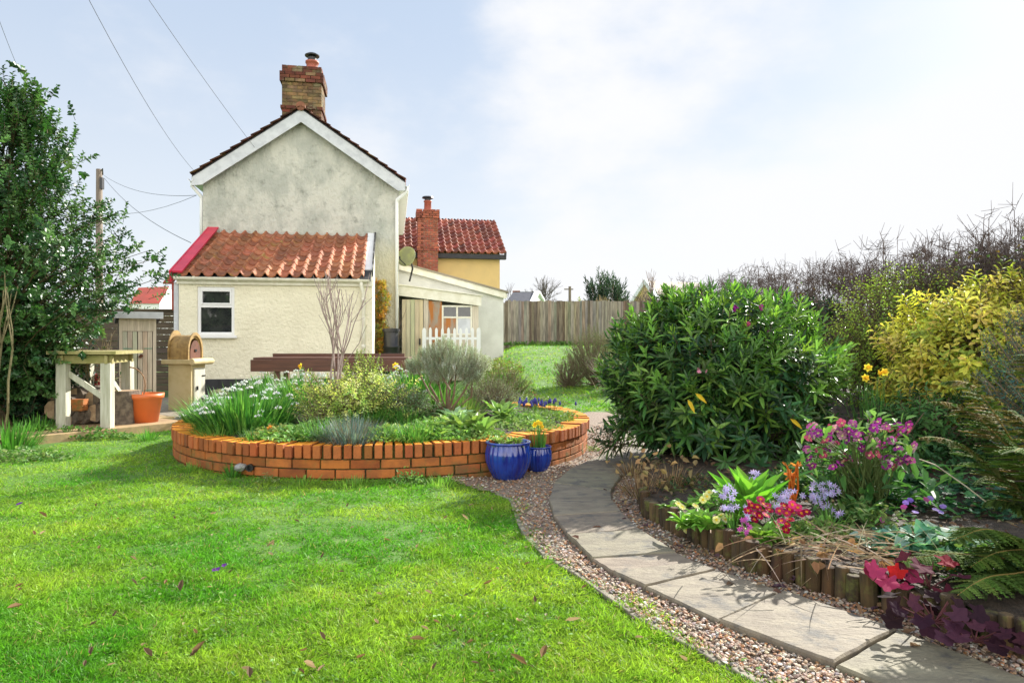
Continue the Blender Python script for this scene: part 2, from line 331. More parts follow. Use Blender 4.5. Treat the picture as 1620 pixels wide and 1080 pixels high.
# log edging line (world)
LOG = [G(a, b)[:2] for a, b in [(1040, 752), (1020, 775), (1016, 795), (1022, 816), (1063, 841), (1128, 872), (1184, 900), (1221, 914), (1321, 942), (1391, 966), (1468, 989), (1590, 1031), (1740, 1085)]]
gravel_poly = EDGE+[np.array([3.5, 1.2])]+[np.array([3.5, 2.2])]+[p+np.array([.02, .02]) for p in LOG[::-1]]+[G(1070, 720)[:2], G(1070, 690)[:2], G(1060, 665)[:2], G(1000, 655)[:2], G(945, 655)[:2], np.array([.9, 9.4]), np.array([0, 9.3]), np.array([-.2, 8])]+[np.array([-.7, 5.4])]
sheet(np.arange(-.9, 3.6, .05), np.arange(1.1, 9.6, .05), lambda x, y: gz(x, y)-.004+.004*vnoise(x, y, 9), M['gravelbase'], 'gravel_bed', mask=lambda x, y: inpoly(x, y, gravel_poly))
# paving slabs: one strip of separate stones, joints open
def slabpath():
    mb = MB(); n = len(PL)
    for i in range(n-1):
        a, b, c, d = PL[i], PL[i+1], PR[i+1], PR[i]
        ctr = (a+b+c+d)/4; q = [ctr+(p-ctr)*(1-.006/np.linalg.norm(p-ctr)*1.0) for p in (a, b, c, d)]
        t = rng.uniform(-.004, .006); col = tone((1, 1, 1), 1, .13, .04)[0]
        # refine the outline a little so edges are worn, not ruled
        out = []
        for k in range(4):
            p, r_ = q[k], q[(k+1) % 4]
            for s_ in np.linspace(0, 1, 9)[:-1]: out.append(p+(r_-p)*s_+rng.uniform(-.003, .003, 2))
        out = np.array(out); z = gz(out[:, 0], out[:, 1]); m = len(out); inn = ctr+(out-ctr)*.975
        V = np.concatenate([np.c_[out, z-.03], np.c_[out, z+.018+t], np.c_[inn, z+.026+t]])
        fs = [[k, (k+1) % m, m+(k+1) % m, m+k] for k in range(m)]+[[m+k, m+(k+1) % m, 2*m+(k+1) % m, 2*m+k] for k in range(m)]
        mb.add(V, [np.array(fs), [list(range(2*m, 3*m))]], col)
    o = mb.build('path', M['slab']); tag(o, kind='structure')
slabpath()
# concrete edging between lawn and gravel
def edging():
    mb = MB(); pts = np.array(EDGE[1:]); 
    for i in range(len(pts)-1):
        a, b = pts[i], pts[i+1]; d = b-a; L = np.linalg.norm(d); d = d/L; k = max(1, int(L/.3))
        for j in range(k):
            p = a+d*L*j/k; q = a+d*(L*(j+1)/k-.006); za = float(gz(*p)); zb = float(gz(*q)); 
            mb.bar((p[0], p[1], za-.024+rng.normal(0, .004)), (q[0], q[1], zb-.024+rng.normal(0, .004)), .03, .05)
    single(mb, 'lawn_edging', M['concrete'], 'thin pale concrete edging strip between the lawn and the gravel', 'lawn edging', (EDGE[5][0], EDGE[5][1], 0), bevel=.004)
edging()
# pebbles
def icosa():
    t = (1+5**.5)/2; V = np.array([(-1, t, 0), (1, t, 0), (-1, -t, 0), (1, -t, 0), (0, -1, t), (0, 1, t), (0, -1, -t), (0, 1, -t), (t, 0, -1), (t, 0, 1), (-t, 0, -1), (-t, 0, 1)])/math.sqrt(1+t*t)
    Fc = np.array([(0, 11, 5), (0, 5, 1), (0, 1, 7), (0, 7, 10), (0, 10, 11), (1, 5, 9), (5, 11, 4), (11, 10, 2), (10, 7, 6), (7, 1, 8), (3, 9, 4), (3, 4, 2), (3, 2, 6), (3, 6, 8), (3, 8, 9), (4, 9, 5), (2, 4, 11), (6, 2, 10), (8, 6, 7), (9, 8, 1)]); return V, Fc
def rocks(mb, pos, size, cols, flat=.6):
    V, Fc = icosa(); N = len(pos); sc = np.broadcast_to(size, (N,))[:, None]*rng.uniform(.65, 1.25, (N, 3)); sc[:, 2] *= flat
    W = V[None]*sc[:, None]; a = rng.random(N)*2*PI; c, s_ = np.cos(a)[:, None], np.sin(a)[:, None]
    X = W[:, :, 0]*c-W[:, :, 1]*s_; Y = W[:, :, 0]*s_+W[:, :, 1]*c; b = rng.normal(0, .35, (N, 1)); Z = W[:, :, 2]*np.cos(b)+X*np.sin(b)
    W = np.stack([X, Y, Z], 2)+pos[:, None]
    mb.add(W.reshape(-1, 3), (Fc[None]+(np.arange(N)*12)[:, None, None]).reshape(-1, 3), np.repeat(cols, 12, 0))
def pebbles():
    N = 90000; Y = 1/rng.uniform(1/8.5, 1/1.6, N); X = rng.uniform(-.8, 3.2, N)
    pathpoly = PL+PR[::-1]
    k = inpoly(X, Y, gravel_poly) & ~inpoly(X, Y, pathpoly) & ~inbed(X, Y, .01) & (X < Y*.8+.1)
    X, Y = X[k], Y[k]; 
    # narrow the excess: keep at most 34k
    if len(X) > 36000: X, Y = X[:36000], Y[:36000]
    n = len(X); cols = pick([(.34, .21, .13), (.46, .36, .26), (.24, .17, .13), (.55, .5, .43), (.42, .2, .08), (.17, .15, .14)], n, [.25, .22, .2, .13, .12, .08])
    s = rng.uniform(.0035, .0085, n)*(1+.06*Y)
    mb = MB(); rocks(mb, np.c_[X, Y, gz(X, Y)+.003+rng.random(n)*.006], s, cols)
    # a few on the slabs' edge
    tag(mb.build('gravel', M['stone'], smooth=False), 'brown and cream pea gravel beside the paving', 'gravel', kind='stuff')
pebbles()

# ------------------------------------------------------------------ lawn grass
lawn_poly = [p+np.array([.05, .03]) for p in EDGE]+[np.array([-6, 1.2]), np.array([-7, 6.0]), G(0, 722)[:2], G(118, 697)[:2], G(98, 688)[:2], G(275, 672)[:2], np.array([-3.2, 9.2]), np.array([-1.27, 7.19])]
def grass(N, ymin, ymax, xmin, xmax, mask, L, Wd, name, label, wpow=1.0):
    Y = 1/(rng.uniform((1/ymax)**wpow, (1/ymin)**wpow, N)**(1/wpow)); X = rng.uniform(-1, 1, N)*(Y*.92+.4); k = (X > xmin) & (X < xmax); X, Y = X[k], Y[k]
    k = mask(X+.09*(vnoise(X, Y, 6)-.5)+.05*(vnoise(X, Y, 21)-.5), Y+.07*(vnoise(X+4, Y, 6)-.5)); X, Y = X[k], Y[k]; n = len(X); cl = vnoise(X, Y, 9)*.6+vnoise(X, Y, 23)*.4; pt = vnoise(X+9, Y, 1.7)*.6+vnoise(X+5, Y+3, 5)*.4
    keep = rng.random(n) < .3+1.2*cl; X, Y, cl, pt = X[keep], Y[keep], cl[keep], pt[keep]; n = len(X)
    L = L*(.36+1.35*cl**1.3)*rng.uniform(.6, 1.35, n); d = np.c_[rng.normal(0, .75, n)+1.8*(vnoise(X, Y, 14)-.5), rng.normal(0, .75, n)+1.8*(vnoise(X+7, Y+7, 14)-.5), np.ones(n)]
    g = np.array([.10, .31, .02]); y = np.array([.30, .45, .05]); f = np.clip((pt-.28)*2.2, 0, 1)[:, None]; cols = g*(1-f)+y*f
    cols *= rng.uniform(.5, 1.55, (n, 1)); dead = rng.random(n) < .045; cols[dead] = tone((.42, .34, .16), dead.sum())
    mb = MB().blades(np.c_[X, Y, gz(X, Y)-.012], d, L, Wd*(1+.16*Y)*rng.uniform(.7, 1.3, n), cols, droop=rng.uniform(.1, .6, n), seg=2)
    return tag(mb.build(name, M['grass']), label, 'grass', kind='stuff')
grass(900000, 1.7, 9.3, -7, 2.0, lambda x, y: inpoly(x, y, lawn_poly) & ~inbed(x, y, -.0), .037, .0023, 'lawn_grass', 'bright green mown lawn grass in front of the round brick bed')
grass(120000, 8.0, 21, -1.3, 6.0, lambda x, y: ~inbed(x, y, .02) & ~(inpoly(x, y, gravel_poly)) & (y < 20.9) & (x > -.9+.0*y), .09, .0035, 'bank_grass', 'sunlit green grass on the bank rising to the board fence', wpow=1)

# ------------------------------------------------------------------ plants: generic generators
def rand_dirs(n):
    return unit(rng.normal(size=(n, 3)))
def ellip_tips(c, rad, n, inner=.55, zmin=None, lump=.18, seed=0):
    d = rand_dirs(n); r = inner+(1-inner)*rng.random(n)**.45
    lum = 1+lump*np.sin(d[:, 0]*5+seed)*np.cos(d[:, 1]*6+seed*2)+lump*.7*np.sin(d[:, 2]*9+d[:, 0]*7+seed)
    p = np.array(c)+d*np.array(rad)*(r*lum)[:, None]
    if zmin is not None: p = p[p[:, 2] > zmin]
    return p
def spray_leaves(mb, tips, org, k, span, L, Wd, cols, ang=(45, 80), kind='oval', upb=.35, fold=.25, droop=.12, jit=.2, whorl=False, segs=None, segr=.003, cap=None):
    n = len(tips); d = unit(tips-np.asarray(org)); d = unit(d+np.array([0, 0, upb])+rng.normal(0, jit, (n, 3)))
    ref = unit(rng.normal(size=(n, 3))); u = unit(np.cross(d, ref)); v = np.cross(d, u)
    P_, D_, N_, L_ = [], [], [], []
    for i in range(k):
        t = (i+.5)/k if not whorl else (i/k)**.6
        a = i*2.399+rng.uniform(0, .6, n)[:, None]; rad = u*np.cos(a)+v*np.sin(a)
        th = np.radians(ang[0]+(ang[1]-ang[0])*(t)+rng.normal(0, 8, n))[:, None]
        P_.append(tips-d*span*(t if not whorl else t*.9)); dd = d*np.cos(th)+rad*np.sin(th); D_.append(dd); N_.append(d+rng.normal(0, .15, (n, 3))); L_.append(np.full(n, 1-.35*(1-t) if not whorl else .75+.35*t))
    P_ = np.concatenate(P_); D_ = np.concatenate(D_); N_ = np.concatenate(N_); L_ = np.concatenate(L_)*rng.uniform(.75, 1.2, n*k)
    c = cols(n, k) if callable(cols) else cols
    mb.leaves(P_, D_, N_, L*L_, Wd*L_, c, kind, fold, droop)
    if segs is not None:
        p0 = tips-d*span*1.3; segs.append(np.c_[p0, tips, np.full(n, segr), np.full(n, segr*.6)])
def cfun(cols, w=None, v=.28, tipcol=None, tipk=0):
    def f(n, k):
        base = pick(cols, n, w, v*.6); c = np.tile(base, (k, 1))*rng.uniform(1-v, 1+v, (n*k, 1))
        if tipcol is not None and tipk: c[:n*tipk] = tone(tipcol, n*tipk, .2)
        return np.clip(c, 0, 1)
    return f
def grow(S, p, d, L, r, depth, nch=(2, 3), spread=.5, shrink=.72, up=.15, bend=.12, sub=3, rr=.7):
    p = np.array(p, float); d = unit(np.array(d, float)); r1 = r*rr
    for i in range(sub):
        d = unit(d+rng.normal(0, bend, 3)+np.array([0, 0, up*.3])); q = p+d*L/sub
        S.append((*p, *q, r+(r1-r)*i/sub, r+(r1-r)*(i+1)/sub))
        if depth > 0 and i > 0 and rng.random() < .5:
            grow(S, q, d+rng.normal(0, spread, 3)+np.array([0, 0, up]), L*shrink*.8, r1*.6, depth-1, nch, spread, shrink, up, bend, sub, rr)
        p = q
    if depth > 0:
        for _ in range(rng.integers(nch[0], nch[1]+1)):
            grow(S, p, d+rng.normal(0, spread, 3)+np.array([0, 0, up]), L*shrink*rng.uniform(.75, 1.1), r1*.75, depth-1, nch, spread, shrink, up, bend, sub, rr)
def trunk_segs(base, tips, r=.02, mid=.5, n=None):
    S = []; idx = rng.choice(len(tips), min(n or len(tips), len(tips)), replace=False); base = np.array(base, float)
    for i in idx:
        t = tips[i]; m = base+(t-base)*mid+rng.normal(0, .04, 3); m[2] += .08*np.linalg.norm(t-base)*.5; b = base+np.r_[rng.normal(0, .03, 2), 0]
        S += [(*b, *m, r, r*.6), (*m, *t, r*.6, r*.18)]
    return S
def clump(mb, c, n, L, Wd, cols, spread=.08, lean=.5, droop=.5, seg=5):
    a = rng.random(n)*2*PI; rr = np.sqrt(rng.random(n)); dr = np.c_[np.cos(a)*rr, np.sin(a)*rr]
    pos = np.c_[c[0]+dr[:, 0]*spread, c[1]+dr[:, 1]*spread, np.full(n, c[2]-.01)]
    d = np.c_[dr*lean*rng.uniform(.4, 1.2, (n, 1))+rng.normal(0, .08, (n, 2)), np.ones(n)]
    mb.blades(pos, d, L*rng.uniform(.55, 1.1, n), Wd*rng.uniform(.7, 1.2, n), cols if isinstance(cols, np.ndarray) else tone(cols, n), droop=droop*rng.uniform(.2, 1.2, n)*rr, seg=seg, nrm=np.c_[dr, np.zeros(n)]+.01)
def rosette(mb, c, n, L, Wd, cols, lift=(.3, 1.3), droop=.35, kind='oval', fold=.3, spread=.02):
    a = rng.random(n)*2*PI; el = rng.uniform(*lift, n); o = np.c_[np.cos(a), np.sin(a), el]
    pos = np.array(c)+np.c_[np.cos(a), np.sin(a), np.zeros(n)]*spread*rng.random((n, 1))
    mb.leaves(pos, o, np.c_[-np.cos(a)*el, -np.sin(a)*el, np.ones(n)], L*rng.uniform(.6, 1.1, n), Wd*rng.uniform(.7, 1.1, n), tone(cols, n), kind, fold, droop)
def petals(mb, cs, axes, r, col, n=5, cone=.35, wd=.7, kind='diamond'):
    cs = np.asarray(cs, float); m = len(cs); ax = unit(np.broadcast_to(np.asarray(axes, float), (m, 3))); u = unit(np.cross(ax, rng.normal(size=(m, 3)))); v = np.cross(ax, u); r = np.broadcast_to(r, (m,))
    for i in range(n):
        a = 2*PI*i/n; rad = u*math.cos(a)+v*math.sin(a); mb.leaves(cs, rad+ax*cone, ax, r, r*wd, np.asarray(col) if np.ndim(col) == 2 else tone(col, m, .15), kind, .1, 0)

# ---- raised brick bed
def brickbed():
    root = thing('raised_brick_bed', 'low circular orange brick planter wall with lichen covered header coping', 'brick planter', (BC[0], BC[1], 0))
    mb = MB(); n = 170; H0, H1 = .148, .25
    for i in range(n):
        a = 2*PI*i/n; half = .029; Mx = Matrix.Translation((BC[0], BC[1], 0)) @ Matrix.Rotation(a+rng.normal(0, .0012), 4, 'Z')
        ro = BR+.012+rng.normal(0, .005); dz = rng.normal(0, .0035)
        col = tone((1, .95, .9), 1, .42, .12)[0]
        V = [[r_, (half if r_ > BR-.1 else half*.92)*s_, z] for r_ in (ro-.21, ro) for s_ in (-1, 1) for z in (H0, H1+dz)]
        V = np.array(V) @ np.array(Mx.to_3x3()).T + np.array(Mx.translation)
        mb.add(V, [[[0, 1, 3, 2], [4, 6, 7, 5], [0, 4, 5, 1], [2, 3, 7, 6], [0, 2, 6, 4], [1, 5, 7, 3]]], col)
    put(mb, 'coping', M['coping'], root, bevel=.006)
    mb = MB(); m = 57
    for c in range(4):
        z1 = .138-c*.075; z0 = z1-.065
        for i in range(m):
            a0 = 2*PI*(i+.5*(c % 2))/m+.003+rng.normal(0, .0008); a1 = 2*PI*(i+1+.5*(c % 2))/m-.003; ro = BR-.004+rng.normal(0, .002); col = tone((1, .95, .9), 1, .42, .12)[0]
            aa = np.linspace(a0, a1, 4); V = []
            for a in aa:
                for r_ in (ro, ro-.1):
                    for z in (z0, z1): V.append((BC[0]+r_*math.cos(a), BC[1]+r_*math.sin(a), z))
            fs = []
            for k in range(3):
                b = k*4; fs += [[b, b+4, b+5, b+1], [b+2, b+3, b+7, b+6], [b+1, b+5, b+7, b+3], [b, b+2, b+6, b+4]]
            fs += [[0, 1, 3, 2], [12, 14, 15, 13]]
            mb.add(V, np.array(fs), col)
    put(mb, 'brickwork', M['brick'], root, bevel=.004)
    mb = MB().lathe([(BR-.022, -.2), (BR-.022, .148), (BR-.03, .149), (BR-.03, .232), (BR-.19, .232), (BR-.19, -.2)], (BC[0], BC[1], 0), 96)
    put(mb, 'mortar', M['mortar'], root)
    a = R(-113); mb = MB()
brickbed()
aa = np.linspace(0, 2*PI, 64, endpoint=False)
def bedsoil():
    mb = MB(); V = [(BC[0], BC[1], .34)]; rs = np.linspace(.15, BR-.188, 12); n = 64
    for r_ in rs:
        for a in aa: V.append((BC[0]+r_*math.cos(a), BC[1]+r_*math.sin(a), .34-.14*(r_/BR)**2+.02*rng.normal()*.5))
    fs3 = [[0, 1+i, 1+(i+1) % n] for i in range(n)]; fs = [[1+k*n+i, 1+(k+1)*n+i, 1+(k+1)*n+(i+1) % n, 1+k*n+(i+1) % n] for k in range(11) for i in range(n)]
    tag(mb.add(V, [np.array(fs3), np.array(fs)]).build('bed_soil', M['soil'], smooth=True), kind='structure')
bedsoil()
def drain():
    p = G(400, 752, .02); root = thing('drain_brick', 'grey broken stone with dark hole at the foot of the brick planter', 'stone', p)
    c = (-1.274+2.07*math.cos(R(-112.5)), 7.19+2.07*math.sin(R(-112.5)), .06)
    mb = MB(); rocks(mb, np.array([[c[0]-.03, c[1]-.01, c[2]]]), .05, np.array([[.3, .3, .3]]), .8); put(mb, 'stone', M['stone'], root, bevel=.005)
    mb = MB().lathe([(.0, -.02), (.028, -.02), (.028, .02), (.02, .02), (.02, -.01), (0, -.01)], (c[0]+.05, c[1]-.02, c[2]), 16, M=Matrix.Rotation(R(90), 4, 'X')); put(mb, 'pipe', M['black'], root)
drain()
# ------------------------------------------------------------------ cottage (local frame: u along the gable front, v into depth)
YAW = R(10); OX, OY = P(435, 540, 12.6)[:2]; cu, su = math.cos(YAW), math.sin(YAW)
def hp(px, py, v):
    k = (px-810)/F; t = (v-OX*su+OY*cu)/(-k*su+cu); x = k*t; u = (x-OX)*cu+(t-OY)*su
    return u, CH-(py-540)/F*t
def house():
    H = thing('cottage', 'old rendered cottage with steep gable, cream lean-to and pantiled roofs', 'cottage', (OX, OY, 0), YAW)
    b = lambda mb, name, mat, par=H, **k: mb.build(name, M[mat] if isinstance(mat, str) else mat, par, **k)
    # lean-to
    uL, _ = hp(283, 540, 0); uR, _ = hp(589, 540, 0); _, zt = hp(435, 446, 0); w0, wz0 = hp(312, 530, 0); w1, wz1 = hp(371, 454, 0)
    V1 = 2.5
    mb = MB(); zb = .33
    # front wall with a real window opening
    mb.box(uL, w0, 0, .2, zb, zt).box(w1, uR, 0, .2, zb, zt).box(w0, w1, 0, .2, wz1, zt).box(w0, w1, 0, .2, zb, wz0)
    gl = hp(478, 372, V1)[1]
    mb.prism([(.2, zb), (V1, zb), (V1, gl-.08), (.2, zt+.08)], uL, uL+.2, 'x').prism([(.2, zb), (V1, zb), (V1, gl-.08), (.2, zt+.08)], uR-.2, uR, 'x')
    b(mb, 'lean_to_wall', 'render_lo')
    mb = MB().box(uL-.015, uR+.015, -.015, 2.4, -.1, .345); b(mb, 'plinth', 'plinth')
    wf = MB(); t = .055; mz = wz0+(wz1-wz0)*.60
    for a in ((w0, w0+t, wz0, wz1), (w1-t, w1, wz0, wz1), (w0+t, w1-t, wz0, wz0+t), (w0+t, w1-t, wz1-t, wz1), (w0+t, w1-t, mz-.025, mz+.03)): wf.box(a[0], a[1], .02, .09, a[2], a[3])
    for (z0, z1) in ((mz+.03, wz1-t),):
        for a in ((w0+t, w0+t+.03, z0, z1), (w1-t-.03, w1-t, z0, z1), (w0+t+.03, w1-t-.03, z0, z0+.03), (w0+t+.03, w1-t-.03, z1-.03, z1)): wf.box(a[0], a[1], .005, .075, a[2], a[3])
    W = b(wf, 'window', 'upvc', bevel=.006)
    for z0, z1 in ((wz0+t, mz-.025), (mz+.03, wz1-t)): b(MB().box(w0+t, w1-t, .05, .06, z0, z1), 'pane', 'glass', W)
    b(MB().box(w0-.07, w1+.05, -.09, .1, wz0-.055, wz0-.002), 'sill', 'upvc', W, bevel=.008)
    b(MB().box(w0+.05, w0+.16, .14, .3, wz0+.06, wz0+.3).box(w0+.18, w0+.36, .14, .3, wz0+.05, wz0+.14), 'window_ornament', 'cabinet', W, bevel=.03)
    # gable wall and house body
    gL, _ = hp(321, 540, V1); gR, _ = hp(631, 540, V1); ap_u, ap_z = hp(476.5, 172, V1-.15); eL = hp(304, 279, V1-.15); eR = hp(641, 288, V1-.15)
    VB = 9.2
    def roofz(u): return ap_z+(eL[1]-ap_z)*(ap_u-u)/(ap_u-eL[0]) if u < ap_u else ap_z+(eR[1]-ap_z)*(u-ap_u)/(eR[0]-ap_u)
    poly = [(gL, 0), (gR, 0), (gR, roofz(gR)-.16), (ap_u, ap_z-.16), (gL, roofz(gL)-.16)]
    b(MB().prism(poly, V1, VB), 'gable_wall', 'render_up')
    # soft cement fillet above lean-to roof
    u0, z0 = hp(330, 374, V1-.03); u1, z1 = hp(585, 374, V1-.03)
    fm = MB(); n = 40
    for i in range(n): 
        a = uL+.45+(uR-uL-.55)*i/n; fm.box(a, a+(uR-uL-.55)/n, V1-.05, V1+.02, z0-.1, z0+.045+.02*rng.random())
    b(fm, 'mortar_fillet', 'render_ext')
    # roofs
    def pantiles(o, a, s, nn, nroll, ncourse, name, mat, par, cols, amp=.035, lip=.03):
        o, a, s, nn = [np.array(q, float) for q in (o, a, s, nn)]; mb = MB(); per = 8
        x = np.linspace(0, 1, nroll*per+1); ph = (x*nroll) % 1
        prof = amp*np.where(ph < .62, -.45*np.sin(ph/.62*PI)+.0, 1.0*np.sin((ph-.62)/.38*PI))
        for k in range(ncourse):
            t0 = k/ncourse; t1 = min((k+1.12)/ncourse, 1.0); tc = tone(cols, nroll, .3, .1)
            c = tc[np.minimum((x*nroll).astype(int), nroll-1)]; jit = rng.normal(0, .004, nroll)[np.minimum((x*nroll).astype(int), nroll-1)]
            rows = []
            for t, lift in ((t0, -.006), (t0, lip), (t1, 0.0)): rows.append(o+a*x[:, None]+s*(t+jit[:, None]*.5)+nn*(prof+lift+.0)[:, None])
            V = np.concatenate(rows); m = len(x); i = np.arange(m-1)
            mb.add(V, np.concatenate([np.stack([r_*m+i, r_*m+i+1, (r_+1)*m+i+1, (r_+1)*m+i], 1) for r_ in (0, 1)]), np.concatenate([c, c, c]))
        return mb.build(name, M[mat], par, smooth=False)
    f0 = hp(281, 436, -.14); f1 = hp(588, 436, -.14); lt = hp(478, 370, V1-.02)[1]
    ru0, ru1 = f0[0]+.02, f1[0]-.02; rise = lt-f0[1]-.02; sl_ = np.array([0, V1+.12, rise]); nn = unit(np.cross([1, 0, 0], sl_))
    b(MB().prism([(-.12, f0[1]-.05), (V1, lt-.09), (V1, lt-.03), (-.12, f0[1]+.0)], ru0, ru1, 'x'), 'roof_deck', 'plinth')
    pantiles((ru0, -.14, f0[1]+.02), (ru1-ru0-.12, 0, 0), sl_, nn, 15, 9, 'lean_to_roof', 'tile', H, (.40, .155, .075), .058, .024)
    # crimson board on the left verge, its upstand and the darker little roof behind
    q0 = np.array([ru0-.02, -.16, f0[1]+.05]); q1 = q0+sl_*1.0+np.array([0, 0, .03])
    b(MB().bar(q0+[-.02, 0, .02], q1+[-.02, 0, .02], .2, .035, up=nn).bar(q0+[-.12, 0, -.06], q1+[-.12, 0, -.06], .025, .2, up=nn), 'verge_board', 'redboard')
    b(MB().bar(np.array([uL-.22, .1, f0[1]-.12]), np.array([uL-.22, 1.6, f0[1]+.62]), .16, .03, up=nn).box(uL-.15, uL-.11, .1, 1.6, f0[1]-.6, f0[1]-.1), 'side_verge', 'farroof')
    b(MB().box(uL-.1, uL-.02, .05, .14, .3, f0[1]-.1), 'corner_post', 'barge')
    # right verge flashing
    q0 = np.array([ru1-.06, -.02+.35, f0[1]+.05+.35*rise/2.62]); q1 = np.array([ru1-.06, V1+.0, lt+.05])
    b(MB().bar(q0, q1, .15, .03, up=nn), 'flashing_board', 'white'); b(MB().bar(q0+[.085, -.2, -.09], q1+[.085, 0, -.02], .03, .12, up=nn), 'flashing', 'lead')
    # fascia + gutter + brackets
    g0 = hp(279, 447, -.05); g1 = hp(590, 447, -.05)
    b(MB().box(g0[0], g1[0]+.0, -.05, -.012, g0[1]-.02, g0[1]+.11), 'fascia', 'creampaint', bevel=.004)
    gm = MB(); cz = g0[1]+.1; th = np.linspace(PI, 2*PI, 9); prof = [(-.115+.055*math.cos(t_), cz+.055*math.sin(t_)) for t_ in th]+[(-.115+.048*math.cos(t_), cz+.048*math.sin(t_)) for t_ in th[::-1]]
    gm.prism(prof, g0[0]-.02, g1[0]-.06, 'x'); gu = b(gm, 'gutter', 'creampaint')
    for i in range(5): b(MB().prism([(-.175, cz+.012), (-.165, cz-.04), (-.115, cz-.068), (-.052, cz-.05), (-.052, cz+.012)], g0[0]+.3+i*.72, g0[0]+.335+i*.72, 'x'), 'bracket', 'creampaint', gu)
    dx, _ = hp(571.5, 440, -.1); dx2, _ = hp(575, 500, -.04)
    b(MB().tube([(dx, -.115, cz-.05), (dx, -.115, cz-.12), (dx2, -.07, cz-.25), (dx2, -.055, cz-.34), (dx2, -.055, .2)], .033, 12).tube([(dx2, -.055, cz-.42), (dx2, -.055, cz-.34)], .04, 12).tube([(dx2, -.055, .9), (dx2, -.055, .97)], .04, 12), 'downpipe', 'creampaint', smooth=True)
    # main roof
    def slope(e, side):
        o = np.array([e[0], V1-.27, e[1]+.02]); s = np.array([ap_u-e[0], 0, ap_z-e[1]]); n_ = unit(np.cross(s, [0, 1, 0])) if side < 0 else unit(np.cross([0, 1, 0], s)); n_ = n_*np.sign(n_[2])
        pantiles(o+n_*.012, (0, VB-V1+.5, 0), s, n_, 32, 11, 'roof', 'tile', H, (.2, .09, .07), .022, .034)
        b(MB().prism([(e[0], e[1]-.03), (ap_u, ap_z-.03), (ap_u, ap_z+.005), (e[0], e[1]+.005)], V1-.185, VB+.2, 'y'), 'roof_deck', 'plinth')
        # bargeboard: one board per slope
        k = (ap_z-e[1])/(ap_u-e[0]); top = lambda u: e[1]+k*(u-e[0])-.03; ue = e[0]; cut = gL-.0 if side < 0 else gR+.0
        w_ = .27; b(MB().prism([(ue, top(ue)), (ap_u-.002*side*-1, top(ap_u)), (ap_u-.002*side*-1, top(ap_u)-w_), (cut-.02*side, top(cut)-w_), (ue, top(ue)-w_*.62)], V1-.19, V1-.155, 'y'), 'bargeboard', 'barge', bevel=.003)
    slope(eL, -1); slope(eR, 1)
    rt = MB()
    for i in range(22): rt.tube([(ap_u, V1-.25+i*.33, ap_z+.03), (ap_u, V1-.25+(i+1)*.33+.03, ap_z+.045)], [.1, .09], 10, tone((.3, .12, .07), 1)[0])
    b(rt, 'ridge_tiles', 'tile')
    b(MB().box(gL-.2, gL-.0, V1-.02, VB, eL[1]-.14, eL[1]-.1).box(gR, gR+.2, V1-.02, VB, eR[1]-.14, eR[1]-.1), 'soffit', 'white')
    for sgn, e, gg, px in ((-1, eL, gL, 316), (1, eR, gR, 628)):
        zc = e[1]-.06; uc = e[0]+.01+sgn*.03; th = np.linspace(PI, 2*PI, 9)
        pr = [(uc+.055*math.cos(t_), zc+.055*math.sin(t_)) for t_ in th]+[(uc+.048*math.cos(t_), zc+.048*math.sin(t_)) for t_ in th[::-1]]
        b(MB().prism(pr, V1-.2, VB), 'gutter', 'upvc')
        ux = gg+sgn*.045 if sgn < 0 else gg-.05; vv = V1+.06 if sgn < 0 else V1-.05
        b(MB().tube([(uc, V1-.1, zc-.04), (uc, V1-.1, zc-.13), (ux, vv, zc-.33), (ux, vv, zc-.42), (ux, vv, .35 if sgn > 0 else 2.9)], .035, 12), 'downpipe', 'upvc', smooth=True)
    # side of right wall lower: cream strip
    # chimney of individually laid bricks
    cv0, cv1 = V1+.12, V1+.95; c0, _ = hp(446, 150, cv0); c1, _ = hp(509, 150, cv0); _, ct = hp(476, 104, cv0)
    ch = MB(); z = ap_z-.45; k = 0
    while z < ct-.02:
        rel = ct-z; proj = .045 if (.16 < rel < .42) else (.03 if .93 < rel < 1.02 else 0); red = rel < .44 or .9 < rel < 1.05
        a0, a1, v0, v1 = c0-proj, c1+proj, cv0-proj, cv1+proj; off = .11*(k % 2); u = a0
        def cc(): return tone((.6, .26, .28) if red and rng.random() < .8 else (.72, .68, .62), 1, .4, .1)[0]*np.array([1, .9, .9])
        first = True
        while u < a1-.01:
            L = .215 if not (first and off) else .105; e = min(u+L, a1); ch.box(u, e-.008, v0+rng.normal(0, .002), v0+.1, z, z+.066, cc()); u += L+.008; first = False
        v = v0+.1
        while v < v1-.01:
            e = min(v+.215, v1); ch.box(a0+rng.normal(0, .002), a0+.1, v, e-.008, z, z+.066, cc()); ch.box(a1-.1, a1+rng.normal(0, .002), v, e-.008, z, z+.066, cc()); v += .223
        z += .075; k += 1
    ch.box(c0+.012, c1-.012, cv0+.012, cv1-.012, ap_z-.5, ct-.01, (.75, .8, .6))
    chm = b(ch, 'chimney', 'oldbrick')
    pu, pz = hp(493.5, 103, cv0+.3); 
    b(MB().lathe([(0, 0), (.15, 0), (.14, .04), (.125, .05), (.13, .2), (.15, .21), (.15, .25), (.12, .25), (.12, .05)], (pu, cv0+.35, ct-.01), 20), 'chimney_pot', 'clay', chm, smooth=True)
    b(MB().lathe([(.1, .2), (.1, .33), (.0, .33)], (pu, cv0+.35, ct), 16).lathe([(0, .37), (.16, .38), (.165, .4), (.1, .44), (0, .45)], (pu, cv0+.35, ct-.02), 24), 'cowl', 'black', chm)
    # extension on the right
    V2 = 4.3; x0, zA = hp(628, 424, V2); x1, zB = hp(796.5, 470, V2); xo, zo = hp(800, 463, V2-.1)
    b(MB().prism([(x0, 0), (x1, 0), (x1, zB), (x0, zA)], V2, V2+5), 'extension_wall', 'render_ext')
